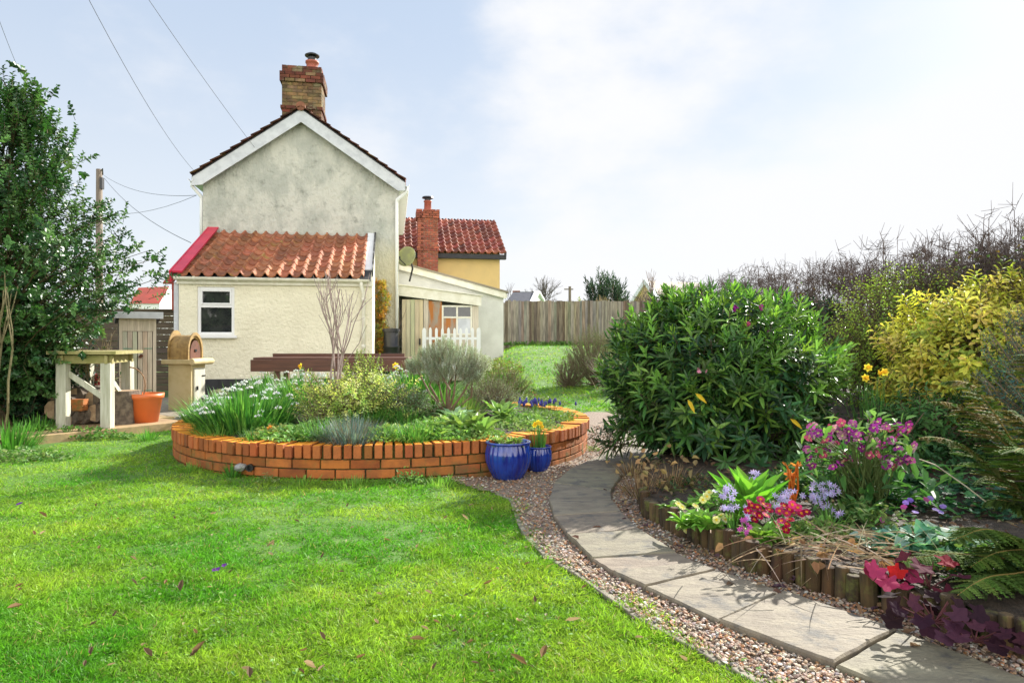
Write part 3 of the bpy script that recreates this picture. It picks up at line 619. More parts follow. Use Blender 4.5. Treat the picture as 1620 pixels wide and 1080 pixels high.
    sl2 = (zB-zA)/(x1-x0); tp = lambda u: zA+sl2*(u-x0)+.1
    b(MB().prism([(x0, tp(x0)-.13), (xo, tp(xo)-.13), (xo, tp(xo)+.02), (x0, tp(x0)+.02)], V2-.12, V2-.09), 'extension_fascia', 'creampaint', bevel=.004)
    b(MB().prism([(x0, tp(x0)+.025), (xo+.06, tp(xo+.06)+.025), (xo+.06, tp(xo+.06)+.07), (x0, tp(x0)+.07)], V2-.16, V2+5.1), 'extension_roof', 'paleroof')
    b(MB().box(xo-.01, xo+.04, V2-.1, V2+5, tp(xo)-.1, tp(xo)-.01), 'extension_gutter', 'creampaint')
    # porch infill
    V3 = 3.1; p0, q0z = hp(629, 451, V3); p1, q1z = hp(757, 468, V3); s3 = (q1z-q0z)/(p1-p0); tz = lambda u: q0z+s3*(u-p0)
    b(MB().prism([(p0, tz(p0)-.24), (p1+.06, tz(p1)-.24), (p1+.06, tz(p1)-.02), (p0, tz(p0))], V3-.06, V3-.02), 'porch_fascia', 'creampaint', bevel=.004)
    b(MB().prism([(p0, tz(p0)), (p1+.1, tz(p1+.1)), (p1+.1, tz(p1+.1)+.025), (p0, tz(p0)+.025)], V3-.1, V2-.002), 'porch_roof', 'creampaint')
    d0 = hp(636, 475, V3)[0]; d1 = hp(670, 475, V3)[0]; dm = MB(); nb = 5
    for i in range(nb):
        a = d0+(d1-d0)*i/nb; dm.box(a, a+(d1-d0)/nb-.008, V3, V3+.03, .1, tz(d1)-.26, tone((1, 1, .92), 1, .1)[0])
    D = b(dm, 'door', material('peeling_cream_paint', (.66, .62, .42), (.52, .49, .34), sc=6, attr=True, stretch=(3, 1, .3), c3=(.2, .18, .14), sc3=9, lo3=.62, hi3=.7)); b(MB().box(d1-.1, d1-.07, V3-.04, V3, .95, 1.1), 'handle', 'black', D)
    e0 = hp(678, 475, V3)[0]; e1 = hp(699, 475, V3)[0]; f1_ = hp(747, 475, V3)[0]; pe = p1
    b(MB().box(d1+.005, e0-.005, V3-.01, V3+.05, .1, tz(e0)-.24), 'post', 'shedwood'); b(MB().box(f1_+.005, pe, V3-.01, V3+.05, .1, tz(pe)-.24), 'post', 'shedwood')
    b(MB().box(e0, e1, V3, V3+.02, .1, tz(e1)-.24), 'plywood_panel', 'rust')
    wz0 = hp(720, 530, V3)[1]; wz1 = tz(f1_)-.25; mzz = (wz0+wz1)/2+.05; um = (e1+f1_)/2
    pw = MB()
    for a in ((e1, e1+.04, wz0, wz1), (f1_-.04, f1_, wz0, wz1), (um-.02, um+.02, wz0, wz1)): pw.box(a[0], a[1], V3-.005, V3+.04, a[2], a[3])
    for (a, c) in ((e1+.04, um-.02), (um+.02, f1_-.04)):
        for z_ in (wz0, mzz, wz1-.04): pw.box(a, c, V3, V3+.035, z_, z_+.04)
    PW = b(pw, 'porch_window', 'creampaint')
    k = 0
    for (a, c) in ((e1+.04, um-.02), (um+.02, f1_-.04)):
        for z_, z2 in ((wz0+.04, mzz), (mzz+.04, wz1-.04)): b(MB().box(a, c, V3+.015, V3+.02, z_, z2), 'pane', ('rust', 'glass', 'barge', 'glass')[k], PW); k += 1
    b(MB().box(e1+.005, f1_-.005, V3, V3+.03, .1, wz0-.01).box(pe-.03, pe-.0, V3+.05, V2, .1, tz(pe)-.05), 'porch_boarding', 'shedwood')
    # picket fence and gate, standing free in front
    def loc(u, v, z): return (OX+u*cu-v*su, OY+u*su+v*cu, z)
    pk0 = hp(671, 517, 2.6)[0]; pk1, _ = hp(757, 517, 2.6); _, pt = hp(714, 518, 2.6)
    T = thing('picket_fence', 'short white picket fence panel before the porch window', 'picket fence', loc((pk0+pk1)/2, 2.6, 0), YAW); wd = pk1-pk0; n = 10
    for i in range(n):
        a = -wd/2+wd*i/(n-1); zt_ = pt+rng.normal(0, .006); w_ = .032 if i not in (0, n-1) else .045
        MB().prism([(a-w_, .15), (a+w_, .15), (a+w_, zt_-.06), (a+w_*.6, zt_-.015), (a, zt_), (a-w_*.6, zt_-.015), (a-w_, zt_-.06)], -.02, 0).build('picket', M['white'], T)
    for z_ in (.45, pt-.28): MB().box(-wd/2, wd/2, .002, .035, z_, z_+.06).build('rail', M['white'], T)
    # rain barrel
    bp = loc(hp(619, 540, 2.0)[0], 2.0, 0)
    T = thing('water_butt', 'black plastic water butt in the corner beside the climber', 'water butt', bp)
    zt_ = CH+20/F*bp[1]; mb = MB().lathe([(0, 0), (.16, 0), (.17, zt_*.33), (.185, zt_*.34), (.185, zt_*.36), (.17, zt_*.37), (.17, zt_*.68), (.185, zt_*.69), (.185, zt_*.71), (.165, zt_*.72), (.16, zt_*.97)], bp, 20); put(mb, 'barrel', M['black'], T, smooth=True)
    mb = MB().lathe([(.19, zt_*.95), (.19, zt_), (0, zt_+.02)], bp, 20); put(mb, 'lid', M['black'], T)
    # wall climber
    cp = loc(hp(601, 540, 2.3)[0], 2.3, 0); T = thing('wall_climber', 'narrow climber with russet and green leaves up the cottage corner', 'climbing plant', cp)
    tz_ = CH+(540-442)/F*cp[1]; tips = []
    for i in range(1100):
        z_ = rng.uniform(.1, tz_); ww = .2*(.55+.45*math.sin(z_*7)*.5+.3*rng.random()); tips.append(loc(hp(600, 540, 2.3)[0]+rng.uniform(-ww, ww)*1.35, 2.22+rng.uniform(-.2, .15), z_))
    tips = np.array(tips); mb = MB(); spray_leaves(mb, tips, np.array(cp)+[0, .2, 1.0], 7, .08, .06, .04, cfun([(.62, .3, .06), (.45, .42, .08), (.75, .45, .1), (.28, .34, .08)], [.35, .3, .2, .15]), kind='diamond', upb=.6); put(mb, 'foliage', M['leaf'], T)
    S = []
    for i in range(5): grow(S, np.array(cp)+[rng.normal(0, .08), 0, 0], (0, 0, 1), tz_*.33, .012, 2, spread=.2, up=.6)
    put(MB().segs(S, 4, (.25, .18, .12)), 'stem', M['twig'], T)
    # satellite dish
    dp = P(645, 407, 15.9); T = thing('satellite_dish', 'greenish round satellite dish on black bracket beside the cottage wall', 'satellite dish', (dp[0], dp[1], 2.6))
    Mx = Matrix.Rotation(R(-22), 4, 'Z') @ Matrix.Rotation(R(78), 4, 'X')
    prof = [(r_*.24, .07*r_*r_) for r_ in np.linspace(0, 1, 9)]+[(.24, .06), (.225, .045), (.1, -.0), (0, -.012)]
    put(MB().lathe(prof, dp, 32, M=Mx), 'reflector', M['dish'], T, smooth=True)
    put(MB().tube([dp+[-.02, -.05, -.2], dp+[-.16, -.3, -.06]], .012, 6).box(dp[0]-.2, dp[0]-.12, dp[1]-.36, dp[1]-.28, dp[2]-.08, dp[2]-.02).tube([dp+[.05, .03, 0], dp+[.1, .1, -.25], dp+[.02, .14, -.55]], .022, 8), 'bracket', M['black'], T)
house()

# ------------------------------------------------------------------ neighbours
def far_buildings():
    # ochre house with pantile roof
    Ye = 24.0; a = P(640, 398, Ye); bR = P(795, 398, Ye); T = thing('ochre_house', 'ochre rendered house with red pantile roof and tall brick chimney', 'house', (bR[0]-3, Ye, 0), YAW)
    inv = T.matrix_world
    def lc(p): d = np.array(p, float)-np.array([bR[0]-3, Ye, 0]); return np.array([d[0]*cu+d[1]*su, -d[0]*su+d[1]*cu, d[2]])
    l = lc(P(620, 398, Ye)); r_ = lc(P(795, 398, Ye)); ez = CH+142/F*Ye; rz = CH+194/F*26.4
    MB().prism([(0.1, 0), (5, 0), (5, ez), (2.55, rz-.1), (.1, ez)], l[0], r_[0], 'x').build('wall', M['ochre'], T)
    def pt(o, a, s, nroll, nc, name):
        o, a, s = [np.array(q, float) for q in (o, a, s)]; n_ = unit(np.cross(a, s)); mb = MB(); x = np.linspace(0, 1, nroll*6+1); ph = (x*nroll) % 1; pf = .06*np.where(ph < .55, -.3*np.sin(ph/.55*PI), np.sin((ph-.55)/.45*PI))
        for k in range(nc):
            c = tone((.27, .08, .05), nroll, .4)[np.minimum((x*nroll).astype(int), nroll-1)]
            V = np.concatenate([o+a*x[:, None]+s*t+n_*(pf+lf)[:, None] for t, lf in ((k/nc, -.01), (k/nc, .05), (min(1, (k+1.1)/nc), 0))]); m = len(x); i = np.arange(m-1)
            mb.add(V, np.concatenate([np.stack([q*m+i, q*m+i+1, (q+1)*m+i+1, (q+1)*m+i], 1) for q in (0, 1)]), np.concatenate([c]*3))
        return mb.build(name, M['tile_clean'], T)
    pt((l[0], -.2, ez-.02), (r_[0]-l[0]+.2, 0, 0), (0, 2.75, rz-ez+.05), 17, 9, 'roof'); pt((r_[0]+.2, 5.3, ez-.02), (l[0]-r_[0]-.2, 0, 0), (0, -2.75, rz-ez+.05), 17, 9, 'roof')
    MB().box(l[0], r_[0]+.2, -.15, .08, ez-.22, ez-.06).prism([(-.18, ez-.12), (2.55, rz-.12), (2.55, rz), (-.18, ez)], r_[0]+.14, r_[0]+.2, 'x').build('fascia', M['plinth'], T)
    c0 = lc(P(661, 400, 23.4)); c1 = lc(P(694, 400, 23.4)); ct = CH+(540-333)/F*23.4; ch = MB(); z = 2.2; k = 0
    while z < ct:
        pj = .05 if ct-z < .24 else (.03 if .72*1 < ct-z-.55 < .85 else 0); u = c0[0]-pj
        while u < c1[0]+pj-.01: e = min(u+.215, c1[0]+pj); ch.box(u, e-.012, c0[1]-pj, c0[1]+.2, z, z+.063, tone((.36, .1, .055), 1, .3)[0]); u += .227 if not (k % 2 and u == c0[0]-pj) else .11
        v = c0[1]+.2
        while v < c0[1]+.7: ch.box(c0[0]-pj, c0[0]+.1, v, v+.2, z, z+.063, tone((.36, .1, .055), 1, .3)[0]); ch.box(c1[0]-.1, c1[0]+pj, v, v+.2, z, z+.063, tone((.36, .1, .055), 1, .3)[0]); v += .215
        z += .075; k += 1
    ch.box(c0[0]+.02, c1[0]-.02, c0[1]+.02, c0[1]+.72, 2.2, ct-.02, (.36, .27, .2)); cm = ch.build('chimney', M['tile_clean'], T)
    pc = ((c0[0]+c1[0])/2, c0[1]+.3, ct)
    MB().lathe([(.14, 0), (.13, .05), (.12, .35), (.14, .36), (.14, .4), (0, .4)], pc, 16).build('chimney_pot', M['clay'], cm, smooth=True); MB().lathe([(.11, .4), (.11, .48), (.2, .49), (.18, .54), (0, .56)], pc, 16).build('cowl', M['black'], cm)
    # house with dark roof beyond the fence
    def bung(name, label, pxl, pxr, pyt, pyb, Y, mroof, mgab, gab):
        T = thing(name, label, 'house', P(pxl, 540, Y)*[1, 1, 0]); a = P(pxl, pyt, Y); b_ = P(pxr, pyt, Y); zt = a[2]; zb = P(pxl, pyb, Y)[2]; o = a*[1, 1, 0]; Wd = (zt-zb)*1.1
        x1 = b_[0]-o[0]
        if gab == 'R':   # gable turned to the right
            MB().add(np.array([(0, 0, zb), (x1, 0, zb), (x1-Wd*.0, Wd, zt), (0, Wd, zt), (0, 2*Wd, zb), (x1, 2*Wd, zb)]), [np.array([[0, 1, 2, 3], [3, 2, 5, 4]])]).build('roof', M[mroof], T)
        return T, o, x1, zb, zt, Wd
    T = thing('dark_roofed_bungalow', 'low white house with dark slate roof beyond the fence', 'house', P(835, 540, 45)*[1, 1, 0])
    f = lambda px, py, Y: P(px, py, Y)-np.array(P(835, 540, 45)*[1, 1, 0])
    A = [f(800, 478, 45), f(842, 478, 45), f(843+6, 462, 48), f(812, 462, 48)]; gabR = [f(842, 480, 45), f(849, 462, 48), f(861, 480, 51)]
    MB().add(np.array(A), [[[0, 1, 2, 3]]]).add(np.array([f(861, 479, 51), f(849, 461.5, 48), f(812, 461.5, 48), f(825, 479, 51)]), [[[0, 1, 2, 3]]]).build('roof', M['slate'], T)
    MB().add(np.array(gabR), [[[0, 2, 1]]]).add(np.array([f(800, 478, 45.1), f(842, 478, 45.1), f(842, 565, 45.1), f(800, 565, 45.1)]), [[[0, 3, 2, 1]]]).add(np.array([f(842, 479, 45.1), f(861, 479, 51), f(861, 560, 51), f(842, 565, 45.1)]), [[[0, 3, 2, 1]]]).build('wall', M['white'], T)
    MB().bar(f(841, 480, 44.8), f(850, 461, 47.8), .35, .12).bar(f(850, 461, 47.8), f(862, 481, 51), .35, .12).build('bargeboard', M['white'], T)
    MB().box(-1.0, -.45, 5, 5.6, 3, 4.75, (.3, .14, .1)).build('chimney', M['tile_clean'], T)
    # brown roofed bungalow with pale gable
    o = P(1040, 540, 38)*[1, 1, 0]; T = thing('brown_roofed_bungalow', 'bungalow with pale brown roof and white edged gable behind the right fence end', 'house', o); f = lambda px, py, Y: P(px, py, Y)-o
    MB().add(np.array([f(1022, 444, 40), f(1105, 447, 47), f(1120, 478, 43), f(1044, 482, 36)]), [[[0, 3, 2, 1]]]).build('roof', M['paleroof'], T)
    MB().add(np.array([f(1000, 478, 43), f(1022, 446, 40), f(1044, 482, 36.1), f(1044, 570, 36.1), f(1000, 570, 43)]), [[[0, 4, 3, 2, 1]]]).build('wall', M['ochre'], T)
    MB().bar(f(999, 480, 43), f(1022, 445, 39.9), .2, .3).bar(f(1022, 445, 39.9), f(1046, 483, 36), .2, .3).build('bargeboard', M['white'], T)
    # red roofed house at left
    o = P(235, 540, 34)*[1, 1, 0]; T = thing('red_roofed_house', 'small house with bright red roof and white gable behind the left hedge', 'house', o); f = lambda px, py, Y: P(px, py, Y)-o
    MB().add(np.array([f(205, 480, 33), f(252, 480, 33), f(268, 453, 36), f(219, 455, 36)]), [[[0, 1, 2, 3]]]).build('roof', M['farroof'], T)
    MB().add(np.array([f(252, 481, 33), f(268, 454, 36), f(285, 481, 39), f(285, 560, 39), f(252, 570, 33)]), [[[0, 4, 3, 2, 1]]]).add(np.array([f(204, 480, 33.1), f(252, 480, 33.1), f(252, 570, 33.1), f(204, 570, 33.1)]), [[[0, 3, 2, 1]]]).build('wall', M['white'], T)
far_buildings()

# ------------------------------------------------------------------ fences, poles, wires
def boardfence():
    Y = 21.; x0 = P(799, 0, Y)[0]; x1 = P(1085, 0, Y)[0]; T = thing('board_fence', 'weathered grey brown vertical board fence at the top of the grass bank', 'fence', ((x0+x1)/2, Y, .8)); mb = MB(); x = x0; o = np.array([(x0+x1)/2, Y, .8])
    zt = CH+64/F*Y
    while x < x1:
        w_ = rng.uniform(.075, .1); mb.box(x, x+w_, Y+rng.choice([0, .018]), Y+.035, .55, zt+rng.normal(0, .012), pick([(1, 1, 1), (.62, .56, .5), (1.15, 1.1, .9), (.8, .8, .85)], 1)[0]); x += w_*.97
    put(mb, 'boards', M['greywood'], T)
    for i in range(4): put(MB().box(x0+i*(x1-x0)/3-.05, x0+i*(x1-x0)/3+.05, Y+.04, Y+.14, .5, zt-.05), 'post', M['greywood'], T)
    put(MB().box(x0, x1, Y+.037, Y+.07, zt-.3, zt-.22).box(x0, x1, Y+.037, Y+.07, 1.0, 1.08), 'rail', M['greywood'], T)
boardfence()
def slatfence():
    Y = 12.9; a = P(118, 493, Y); b_ = P(288, 493, Y); T = thing('slat_fence', 'dark brown horizontal slat fence panel between shed and lean-to', 'fence', (a[0], Y, 0))
    mb = MB()
    for i in range(13): z = .1+i*.118; mb.box(a[0], b_[0]-.05, Y+.02*(i % 2), Y+.02*(i % 2)+.02, z, z+.112, tone(W1, 1, .25)[0])
    put(mb, 'slat_panel', M['darkwood'], T); put(MB().box(b_[0]-.05, b_[0]+.02, Y-.02, Y+.06, 0, a[2]+.02), 'post', M['darkwood'], T); put(MB().box(a[0], b_[0]+.03, Y-.03, Y+.06, a[2]+.022, a[2]+.05), 'capping', M['darkwood'], T)
slatfence()
def polewires():
    b_ = P(157, 540, 27); T = thing('telegraph_pole', 'wooden telegraph pole behind the holly with cables to the cottage', 'telegraph pole', (b_[0], 27, 0)); zt = P(157, 268, 27)[2]
    put(MB().tube([(b_[0], 27, 0), (b_[0], 27, zt)], [.15, .11], 12), 'pole', M['pole'], T, smooth=True)
    put(MB().tube([(b_[0]+.12, 26.9, zt-.1), (b_[0]+.25, 26.8, zt-.02), (b_[0]+.2, 26.9, zt-.25)], .025, 6).box(b_[0]+.1, b_[0]+.2, 26.85, 27, zt-.8, zt-.35), 'cable_bracket', M['black'], T)
    b2 = P(901.5, 453, 60); T2 = thing('distant_telegraph_pole', 'thin distant telegraph pole showing above the board fence', 'telegraph pole', (b2[0], 60, 0)); put(MB().tube([(b2[0], 60, 0), (b2[0], 60, b2[2])], .12, 8), 'pole', M['pole'], T2); put(MB().box(b2[0]-.5, b2[0]+.3, 59.95, 60.05, b2[2]-.3, b2[2]-.2), 'crossarm', M['pole'], T2)
    top = np.array([b_[0]+.1, 26.9, zt-.05])
    def wire(p, q, sag, label, r=.008, n=16):
        p, q = np.array(p, float), np.array(q, float); t = np.linspace(0, 1, n)[:, None]; pts = p+(q-p)*t; pts[:, 2] -= sag*4*(t*(1-t))[:, 0]
        single(MB().tube(pts, r*.6, 5), 'overhead_cable', M['wire'], label, 'cable', tuple((p+q)/2))
    wire(P(165, 278, 26.9), P(311, 309, 15.6), .25, 'upper overhead cable from the telegraph pole sagging to the cottage eave', .01)
    wire(P(165, 282, 26.9), P(302, 384, 15.0), .25, 'overhead cable from the pole slanting down towards the crimson board', .012)
    wire(P(60, 292, 24), P(311, 309, 15.6), .7, 'lowest flat overhead cable passing the pole to the cottage eave', .008)
    wire(P(215, -30, 9), P(408, 240, 15.0), .05, 'overhead cable reaching the left slope of the gable from above', .006)
    wire(P(125, -30, 9), P(322, 285, 20), .3, 'faint overhead cable ending behind the left gable eave', .007)
    wire(P(-20, -20, 12), P(60, 170, 22), .2, 'pale overhead cable in the top left corner above the holly', .008)
polewires()
# ------------------------------------------------------------------ left corner: deck, bench, shed, oven, pot
def deck():
    z = .075; T = thing('wooden_deck', 'pale wooden deck boards under the potting bench and shed', 'deck', (-5, 8, 0))
    A = G(96, 686, z)[:2]; B = G(276, 668, z)[:2]; d = unit(B-A); n_ = np.array([-d[1], d[0]]); mb = MB()
    A = A-d*1.0; L = np.linalg.norm(B-A)+.15
    for i in range(26):
        a = A+n_*i*.125; LL = L if i < 5 else L+.2; mb.bar((*(a+n_*.06), z-.014), (*(a+n_*.06+d*LL), z-.014), .12, .028, tone(W1, 1, .15, .05)[0])
    put(mb, 'boards', M['deck'], T); mb = MB().bar((*(A-n_*.012), .02), (*(A-n_*.012+d*L), .02), .02, .11); put(mb, 'edge_board', M['deck'], T)
deck()
def potting_bench():
    z0 = .075; T = thing('potting_bench', 'rough potting bench with mossy top on four whitewashed legs', 'bench', (*G(135, 672, z0)[:2], z0)); Yf = 7.5
    fl = G(100, 677, z0); fr = G(170, 677, z0); br = G(202, 664, z0); bl = fl+(br-fr); zt = CH-20/F*Yf
    for p in (fl, fr, br, bl): put(MB().box(p[0]-.055, p[0]+.055, p[1]-.045, p[1]+.045, z0, zt-.1), 'leg', M['whitewood'], T, bevel=.004)
    d = unit(fr-fl); e = unit(br-fr); mb = MB()
    for a, b_ in ((fl, fr), (fr, br), (bl, br), (fl, bl)): q = unit(b_-a); mb.bar(a+[0, 0, zt-z0-.06]-q*.06, b_+[0, 0, zt-z0-.06]+q*.06, .03, .09)
    mb2 = MB(); n = 6
    for i in range(n): s_ = fl-e*.1+(br-fr+e*.2)*(i+.5)/n; mb2.bar(s_-d*.13+[0, 0, zt-z0+.015], s_+(fr-fl)+d*.14+[0, 0, zt-z0+.015], .155, .035, tone(W1, 1, .1)[0])
    put(mb, 'frame', M['mosswood'], T); put(mb2, 'bench_top', M['mosswood'], T)
    put(MB().bar(fl+[.02, .02, .62], fr+[0, .02, .3], .02, .06), 'brace', M['whitewood'], T); put(MB().bar(fr+[.0, .05, .55], br+[0, 0, .2], .02, .06), 'brace', M['whitewood'], T)
    # firewood under the bench
    spots = [(128, 640, .13), (150, 655, .12), (143, 625, .11), (120, 662, .12), (108, 645, .12), (172, 650, .11), (168, 628, .1), (112, 622, .1), (135, 655, .12)]
    for i, (px, py, r_) in enumerate(spots):
        c = P(px, py, 8.0+.05*(i % 4)); t = thing('firewood_log', 'dark split firewood log stacked under the potting bench', 'log', (c[0], c[1], max(c[2], z0+r_)), group='logs under the potting bench')
        c = np.array(t.location); S = MB().tube([c+[-.04, -.2, 0], c+[.03, 0, 0], c+[.0, .22, .0]], [r_, r_*1.03, r_], 9); put(S, 'bark', M['firewood'], t); put(MB().lathe([(0, 0), (r_*.9, 0)], c+[-.04, -.203, 0], 9, M=Matrix.Rotation(R(90), 4, 'X')), 'cut_end', M['logend'], t)
    c = G(186, 671, z0); t = thing('tree_stump', 'big rough barked log section standing between bench leg and orange pot', 'log', c)
    n = 20; pr = MB(); a = np.linspace(0, 2*PI, n, endpoint=False); rad = .165*(1+.1*np.sin(a*5)+.05*rng.normal(size=n)); V = []
    for zz, k in ((0, 1.0), (.12, .97), (.25, 1.0), (.38, .96)): V += [(c[0]+r_*k*math.cos(t_), c[1]+.15+r_*k*math.sin(t_), z0+zz) for r_, t_ in zip(rad, a)]
    pr.add(V, np.array([[k*n+i, k*n+(i+1) % n, (k+1)*n+(i+1) % n, (k+1)*n+i] for k in range(3) for i in range(n)])); put(pr, 'bark', M['firewood'], t, smooth=True)
    V = [(c[0]+r_*.96*math.cos(t_), c[1]+.15+r_*.96*math.sin(t_), z0+.38) for r_, t_ in zip(rad, a)]; put(MB().add(V, [[list(range(n))]]), 'cut_end', M['logend'], t)
    c = P(158, 606, 8.5); t = thing('red_bucket', 'dull red bucket half hidden behind the bench brace', 'bucket', c); put(MB().lathe([(0, 0), (.1, 0), (.135, .2), (.145, .2), (.145, .215), (.125, .21), (.09, .02), (0, .02)], c-[0, 0, .1], 18), 'pail', M['red'], t, smooth=True)
    for k in range(2): c = P(126+k*1, 645-k*9, 7.75); single(MB().box(c[0]-.06-.02*k, c[0]+.06, c[1]-.05, c[1]+.06, c[2]-.03, c[2]+.035), 'loose_brick', M['brick'], ('lower', 'upper')[k]+' orange brick lying on the logs under the potting bench', 'brick', c, bevel=.003)
    S = []; b0 = G(140, 668, z0)
    for q in ((-.5, .1, .7), (.3, .1, 1), (-.1, -.3, 1), (.6, .2, .8), (-.9, -.2, .7)): grow(S, b0+rng.normal(0, .05, 3)*[1, 1, 0], q, .5, .008, 2, spread=.45, up=.1)
    single(MB().segs(S, 4, (.3, .24, .13)), 'bramble_stems', M['twig'], 'bare thorny stems arching between the potting bench legs', 'stems', b0)
potting_bench()
def shed():
    z0 = .075; Y = 9.2; a = G(191, 653, z0); b_ = G(252, 651, z0); x0, x1 = a[0], b_[0]; Y = a[1]; zt = CH+(540-500)/F*Y; T = thing('tool_shed', 'narrow tool shed with pale double doors and dark felt roof', 'shed', (x0, Y, z0), R(31)); wd = (x1-x0)*.93; h = zt-z0
    sd = MB(); k = 11
    for i in range(k): sd.box(-.02-.004*(i % 2), 0, .0, .75, h*i/k, h*(i+1)/k+.0, tone(W1, 1, .2)[0]); sd.box(wd, wd+.02, 0, .75, h*i/k, h*(i+1)/k, tone(W1, 1, .2)[0])
    sd.box(0, wd, .73, .75, 0, h); sd.build('side_boards', M['darkwood'], T)
    fr = MB().box(-.02, .02, -.02, .02, 0, h).box(wd-.02, wd+.02, -.02, .02, 0, h).box(.02, wd-.02, -.015, .02, h-.2, h-.0); fr.build('door_frame', M['shedwood'], T)
    for s_ in (0, 1):
        d = MB(); u0 = .022+s_*(wd/2-.02); 
        for i in range(3): d.box(u0+i*(wd-.05)/6, u0+(i+1)*(wd-.05)/6-.005, -.01, .01, .02, h-.205, tone(W1, 1, .14)[0])
        D = d.build('door', M['shedwood'], T)
        for z_ in (.22*h, .66*h): MB().box(.03 if s_ == 0 else wd-.13, .13 if s_ == 0 else wd-.03, -.016, -.011, z_, z_+.012).build('hinge', M['greenhinge'], D)
        if s_: MB().tube([(wd/2+.03, -.01, h*.58), (wd/2+.03, -.05, h*.58), (wd/2+.05, -.055, h*.6)], .02, 8).build('handle', M['ovenmouth'], D); MB().bar((wd/2+.0, -.03, h*.46), (wd/2+.03, -.03, h*.42), .02, .02).build('latch', M['black'], D)
    MB().prism([(-.1, h+.0), (.8, h-.08), (.8, h-.04), (-.1, h+.05)], -.06, wd+.08, 'x').build('roof', M['slate'], T, bevel=.005); MB().box(-.08, wd+.1, -.125, -.1, h-.03, h+.06).build('roof_edge', M['barge'], T)
shed()
def oven():
    z0 = .0; c = G(283, 650, z0); T = thing('pizza_oven_stand', 'cream cabinet stand with rounded timber top slab for the arched oven', 'cabinet', (c[0], c[1]+.25, z0), R(-10)); h = CH-36/F*9.6-z0; w_ = .19; d_ = .17
    MB().box(-w_, w_, -d_, d_, 0, h-.02).build('cabinet_body', M['cabinet'], T, bevel=.006)
    D = MB().box(w_+.002, w_+.02, -d_+.05, d_-.03, .08, h-.08).build('door', M['whitewood'], T, bevel=.004); MB().box(w_+.02, w_+.04, -d_+.1, -d_+.12, .3, .36).build('handle', M['black'], D); 
    for z_ in (.15, .5): MB().box(w_+.02, w_+.028, d_-.11, d_-.03, z_, z_+.02).build('hinge', M['black'], D)
    sl_ = MB().box(-w_-.07, w_+.05, -d_-.07, d_+.07, h-.018, h+.05); sl_.tube([(w_+.06, -d_-.08, h+.02), (w_+.06, d_+.08, h+.02)], .05, 12); sl_.build('top_slab', M['cabinet'], T, bevel=.01)
    O = thing('arched_garden_oven', 'small wooden barrel arched oven with reddish arched door on the cream stand', 'outdoor oven', (c[0]-.02, c[1]+.25, h+.052), R(-10)); O.scale = (.6, .76, 1.15)
    n = 14; a = np.linspace(0, PI, n); ro = .21; hh = .1
    outer = [(ro, 0)]+[(ro*math.cos(t), hh+ro*1.02*math.sin(t)) for t in a]+[(-ro, 0)]; inner = [(q[0]*.84, q[1]*.88+.0) for q in outer]
    def arch(x0, x1, sc, name, mat, par=O):
        m = MB(); k = len(outer); V = []
        for x in (x0, x1):
            for P2 in (outer, inner): V += [(x, q[0]*sc, q[1]*sc) for q in P2]
        fs = []
        for i in range(k-1): fs += [[i, i+1, 2*k+i+1, 2*k+i], [k+i, 3*k+i, 3*k+i+1, k+i+1], [i, k+i, k+i+1, i+1], [2*k+i, 2*k+i+1, 3*k+i+1, 3*k+i]]
        return m.add(V, np.array(fs)).build(name, M[mat], par)
    for i in range(5): arch(-.25+i*.1, -.25+i*.1+.096, 1+.01*(i % 2), 'barrel_band', 'ovenwood')
    arch(.255, .285, 1.12, 'front_arch', 'ovenwood')
    MB().prism([(q[0]*.9, q[1]*.9) for q in inner], .262, .275, 'x').build('arched_door', M['ovenmouth'], O); MB().box(.277, .295, -.03, .03, .1, .13).build('handle', M['black'], O)
    MB().prism([(q[0]*1.12, q[1]*1.22) for q in outer], -.29, -.26, 'x').build('back_board', M['ovenwood'], O)
oven()
def orangepot():
    c = G(229, 667, .075); T = thing('orange_plant_pot', 'large orange plastic pot with a small white sticker on the deck', 'plant pot', c); r_ = .2
    put(MB().lathe([(0, 0), (r_*.72, 0), (r_*.95, .28), (r_*1.04, .285), (r_*1.06, .34), (r_*.98, .34), (r_*.93, .27), (0, .27)], c, 32), 'pot', M['terracotta'], T, smooth=True)
    mb = MB(); MS = Matrix.Translation(c) @ Matrix.Rotation(R(34), 4, 'Z') @ Matrix.Rotation(R(-9), 4, 'X'); mb.box(-.035, .035, -.1755, -.172, .165, .205, M=MS); mb.box(.02, .033, -.1765, -.1756, .172, .198, (.9, .2, .2), M=MS); [mb.box(-.03+.008*q, -.025+.008*q, -.1765, -.1756, .18, .192, (.15, .15, .15), M=MS) for q in range(5)]; lb = put(mb, 'sticker', M['label'], T)
    put(MB().lathe([(0, .275), (r_*.92, .275), (0, .3)], c, 20), 'compost', M['soil'], T)
    t = np.linspace(0, 1, 10)[:, None]; pts = c+[-.03, 0, .27]+np.c_[-.16*t**2.2*1.0+.06*np.sin(t*3), 0*t, .5*t-.12*t**4]; put(MB().tube(pts, .008, 6, (.3, .18, .1)), 'bent_stick', M['twig'], T)
    mb = MB(); clump(mb, c+[0, 0, .28], 26, .06, .012, (.15, .3, .05), .06, .9, .5, 3); put(mb, 'seedlings', M['leaf'], T)
orangepot()
